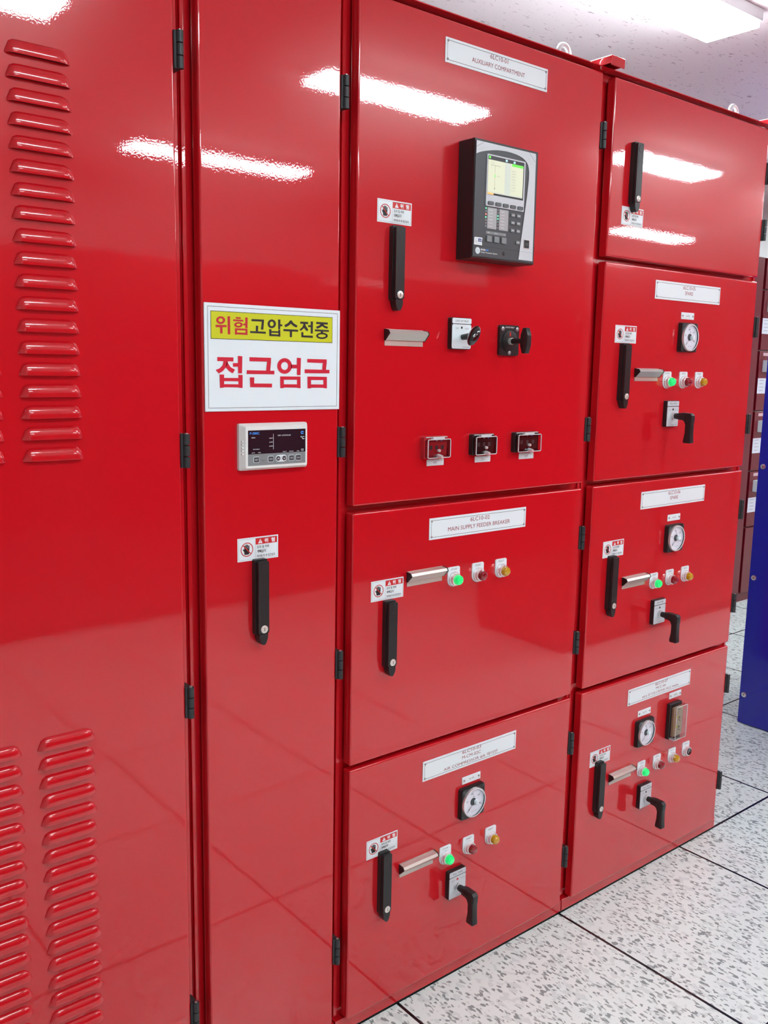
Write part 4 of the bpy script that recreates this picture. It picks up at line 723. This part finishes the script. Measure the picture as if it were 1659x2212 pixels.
# protection test device with clear cover
cx, z0 = 2.3880, 0.4250; b = MB()
b.pbox(cx - 0.0310, cx + 0.0300, z0, z0 + 0.1130, 0, 0.014, 'black', 0.0015, 1)
b.pbox(cx - 0.0240, cx + 0.0250, z0 + 0.010, z0 + 0.1020, 0.014, 0.022, 'cream', 0.001, 1)
for k, z in enumerate((0.071, 0.041)):
    b.lathe(cx - 0.008, z0 + z, [(0.022, 0.0048), (0.0255, 0.0044), (0.0255, 0.0005)], 'yellow', 14)
    b.lathe(cx + 0.006, z0 + z - 0.004, [(0.022, 0.003), (0.0235, 0.0028), (0.0235, 0.0005)], 'text_black', 10); b.line(cx + 0.002, z0 + z - 0.010, cx + 0.012, z0 + z - 0.016, 0.0022, 0.0225, 'text_black')
b.text('GPR', cx + 0.004, z0 + 0.094, 0.014, 0.004, 0.0222, 'text_black'); b.text('TEST', cx, z0 + 0.085, 0.02, 0.003, 0.0222, 'text_grey')
tr = b.build('ground_relay', CD, label='cream relay behind a clear cover')
c = MB(); c.pbox(cx - 0.0275, cx + 0.0285, z0 + 0.004, z0 + 0.1080, 0.014, 0.034, 'clear', 0.0012, 1)
o = c.rrect(cx - 0.0275, cx + 0.0285, z0 + 0.004, z0 + 0.1080, 0.002, 2); c.tube([(p, -0.0338, q) for p, q in o + o[:1]], 0.0010, 'clear_rim', 6, False)
c.pbox(cx - 0.0275, cx - 0.0200, z0 + 0.0005, z0 + 0.0070, 0.014, 0.030, 'silver_panel')
c.build('cover', tr, label='clear plastic cover')
eye(CD, 2.580, 0.060)
bracket(1.9200, 'red folded steel bracket on the roof joint above the protection relay cabinet')
bracket(2.7250, 'red folded steel bracket on the roof at the far end of the near row')

# ---------------------------------------------------------------- blue cabinet
BX, BY = 3.674, 0.479
BC = thing('equipment_cabinet', 'blue steel cabinet standing past the end of the red row', 'equipment cabinet', (BX + 0.3, BY - 0.42, 0))
b = MB(); b.box(BX + 0.012, BX + 0.60, BY - 0.83, BY - 0.012, 0.0, 2.0, 'blue', 0.003, 2); b.build('body', BC)
b = MB(); b.box(BX, BX + 0.0125, BY - 0.84, BY, 0.004, 2.01, 'blue', 0.002, 2); b.build('side_panel', BC)
for z in (1.629, 1.146, 0.6635, 0.135):
    for y in (BY - 0.021, BY - 0.82):
        b = MB(); b.tube([(BX + 0.001, y, z), (BX - 0.0022, y, z), (BX - 0.0045, y, z)], [0.0115, 0.0110, 0.0060], 'steel', 18)
        b.tube([(BX - 0.0044, y, z), (BX - 0.0052, y, z)], 0.0028, 'text_black', 8); b.build('screw', BC, label='silver dome screw')
b = MB(); b.box(BX + 0.02, BX + 0.58, BY - 0.85, BY - 0.825, 0.03, 1.97, 'blue', 0.003, 2); b.build('door', BC)

# ---------------------------------------------------------------- far row of dark red motor-control cabinets
def mcc(x0, x1, y0, y1, face, label, group, zt=2.262, rows=((2.262, 2.062), (2.062, 1.679), (1.679, 1.288), (1.288, 0.892), (0.892, 0.514), (0.514, 0.060)), tags=(), m='red_dim'):
    t = thing('motor_control_cabinet', label, 'electrical cabinet', ((x0 + x1) / 2, (y0 + y1) / 2, 0), group)
    s = 1 if face < 0 else -1; fy = y0 if face < 0 else y1
    b = MB(); b.box(x0, x1, y0 + (0.02 if s > 0 else 0), y1 - (0.02 if s < 0 else 0), 0.05, zt, m, 0.002, 1); b.build('body', t)
    b = MB(); b.box(x0 + 0.005, x1 - 0.005, y0 + 0.02, y1 - 0.02, 0, 0.05, m if s > 0 else 'black'); b.build('plinth', t)
    for a, c in rows:
        b = MB(); b.box(x0 + 0.02, x1 - 0.004, min(fy, fy + s * 0.02), max(fy, fy + s * 0.02), c + 0.005, a - 0.004, m, 0.002, 1); dr = b.build('door', t)
        if (a, c) in tags:
            y = fy - s * 0.001
            def plate(nm, xx0, xx1, zz0, zz1, mm, th, lab):
                q = MB(); q.box(xx0, xx1, min(fy, fy - s * th), max(fy, fy - s * th), zz0, zz1, mm, 0.0005, 1)
                if mm == 'card':
                    for k in range(4):
                        q.box(xx0 + 0.02, xx1 - 0.03 - 0.01 * (k % 2), fy - th - 0.0004, fy - th, zz1 - 0.015 - k * 0.022, zz1 - 0.011 - k * 0.022, 'text_grey')
                q.build(nm, dr, label=lab)
            X = x0 + 0.06 - 0.02
            plate('name_tag', X + 0.02, X + 0.10, a - 0.034, a - 0.014, 'pink_card', 0.002, 'small pink tag')
            plate('pull_handle', X + 0.025, X + 0.125, a - 0.137, a - 0.062, 'white', 0.03, 'white pull block')
            plate('label_card', X - 0.022, X + 0.085, a - 0.277, a - 0.178, 'card', 0.0015, 'pale lilac text card')
    return t
T = ((2.062, 1.679), (1.679, 1.288), (1.288, 0.892), (0.892, 0.514))
G2 = 'dark red cabinets in the far row'
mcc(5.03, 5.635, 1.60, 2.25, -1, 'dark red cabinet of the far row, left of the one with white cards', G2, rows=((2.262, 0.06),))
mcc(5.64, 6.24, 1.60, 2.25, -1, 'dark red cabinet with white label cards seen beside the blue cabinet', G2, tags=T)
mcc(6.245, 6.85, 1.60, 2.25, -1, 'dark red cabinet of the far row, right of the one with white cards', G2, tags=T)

# ---------------------------------------------------------------- rows across the aisle (seen in the glossy doors)
G3 = 'red cabinets across the aisle'
for k in range(5): mcc(3.80 + 0.8 * k, 4.595 + 0.8 * k, -2.25, -1.57, 1, 'red cabinet across the aisle, number %s from its near end' % ('one', 'two', 'three', 'four', 'five')[k], G3, zt=2.15, rows=((2.15, 1.62), (1.62, 1.08), (1.08, 0.56), (0.56, 0.06)), m='red')
for k in range(6): mcc(0.40 + 0.8 * k, 1.195 + 0.8 * k, -4.25, -3.50, 1, 'red cabinet of the row along the rear wall, number %s from its left end' % ('one', 'two', 'three', 'four', 'five', 'six')[k], 'red cabinets along the rear wall', zt=2.15, rows=((2.15, 1.62), (1.62, 1.08), (1.08, 0.56), (0.56, 0.06)), m='red')
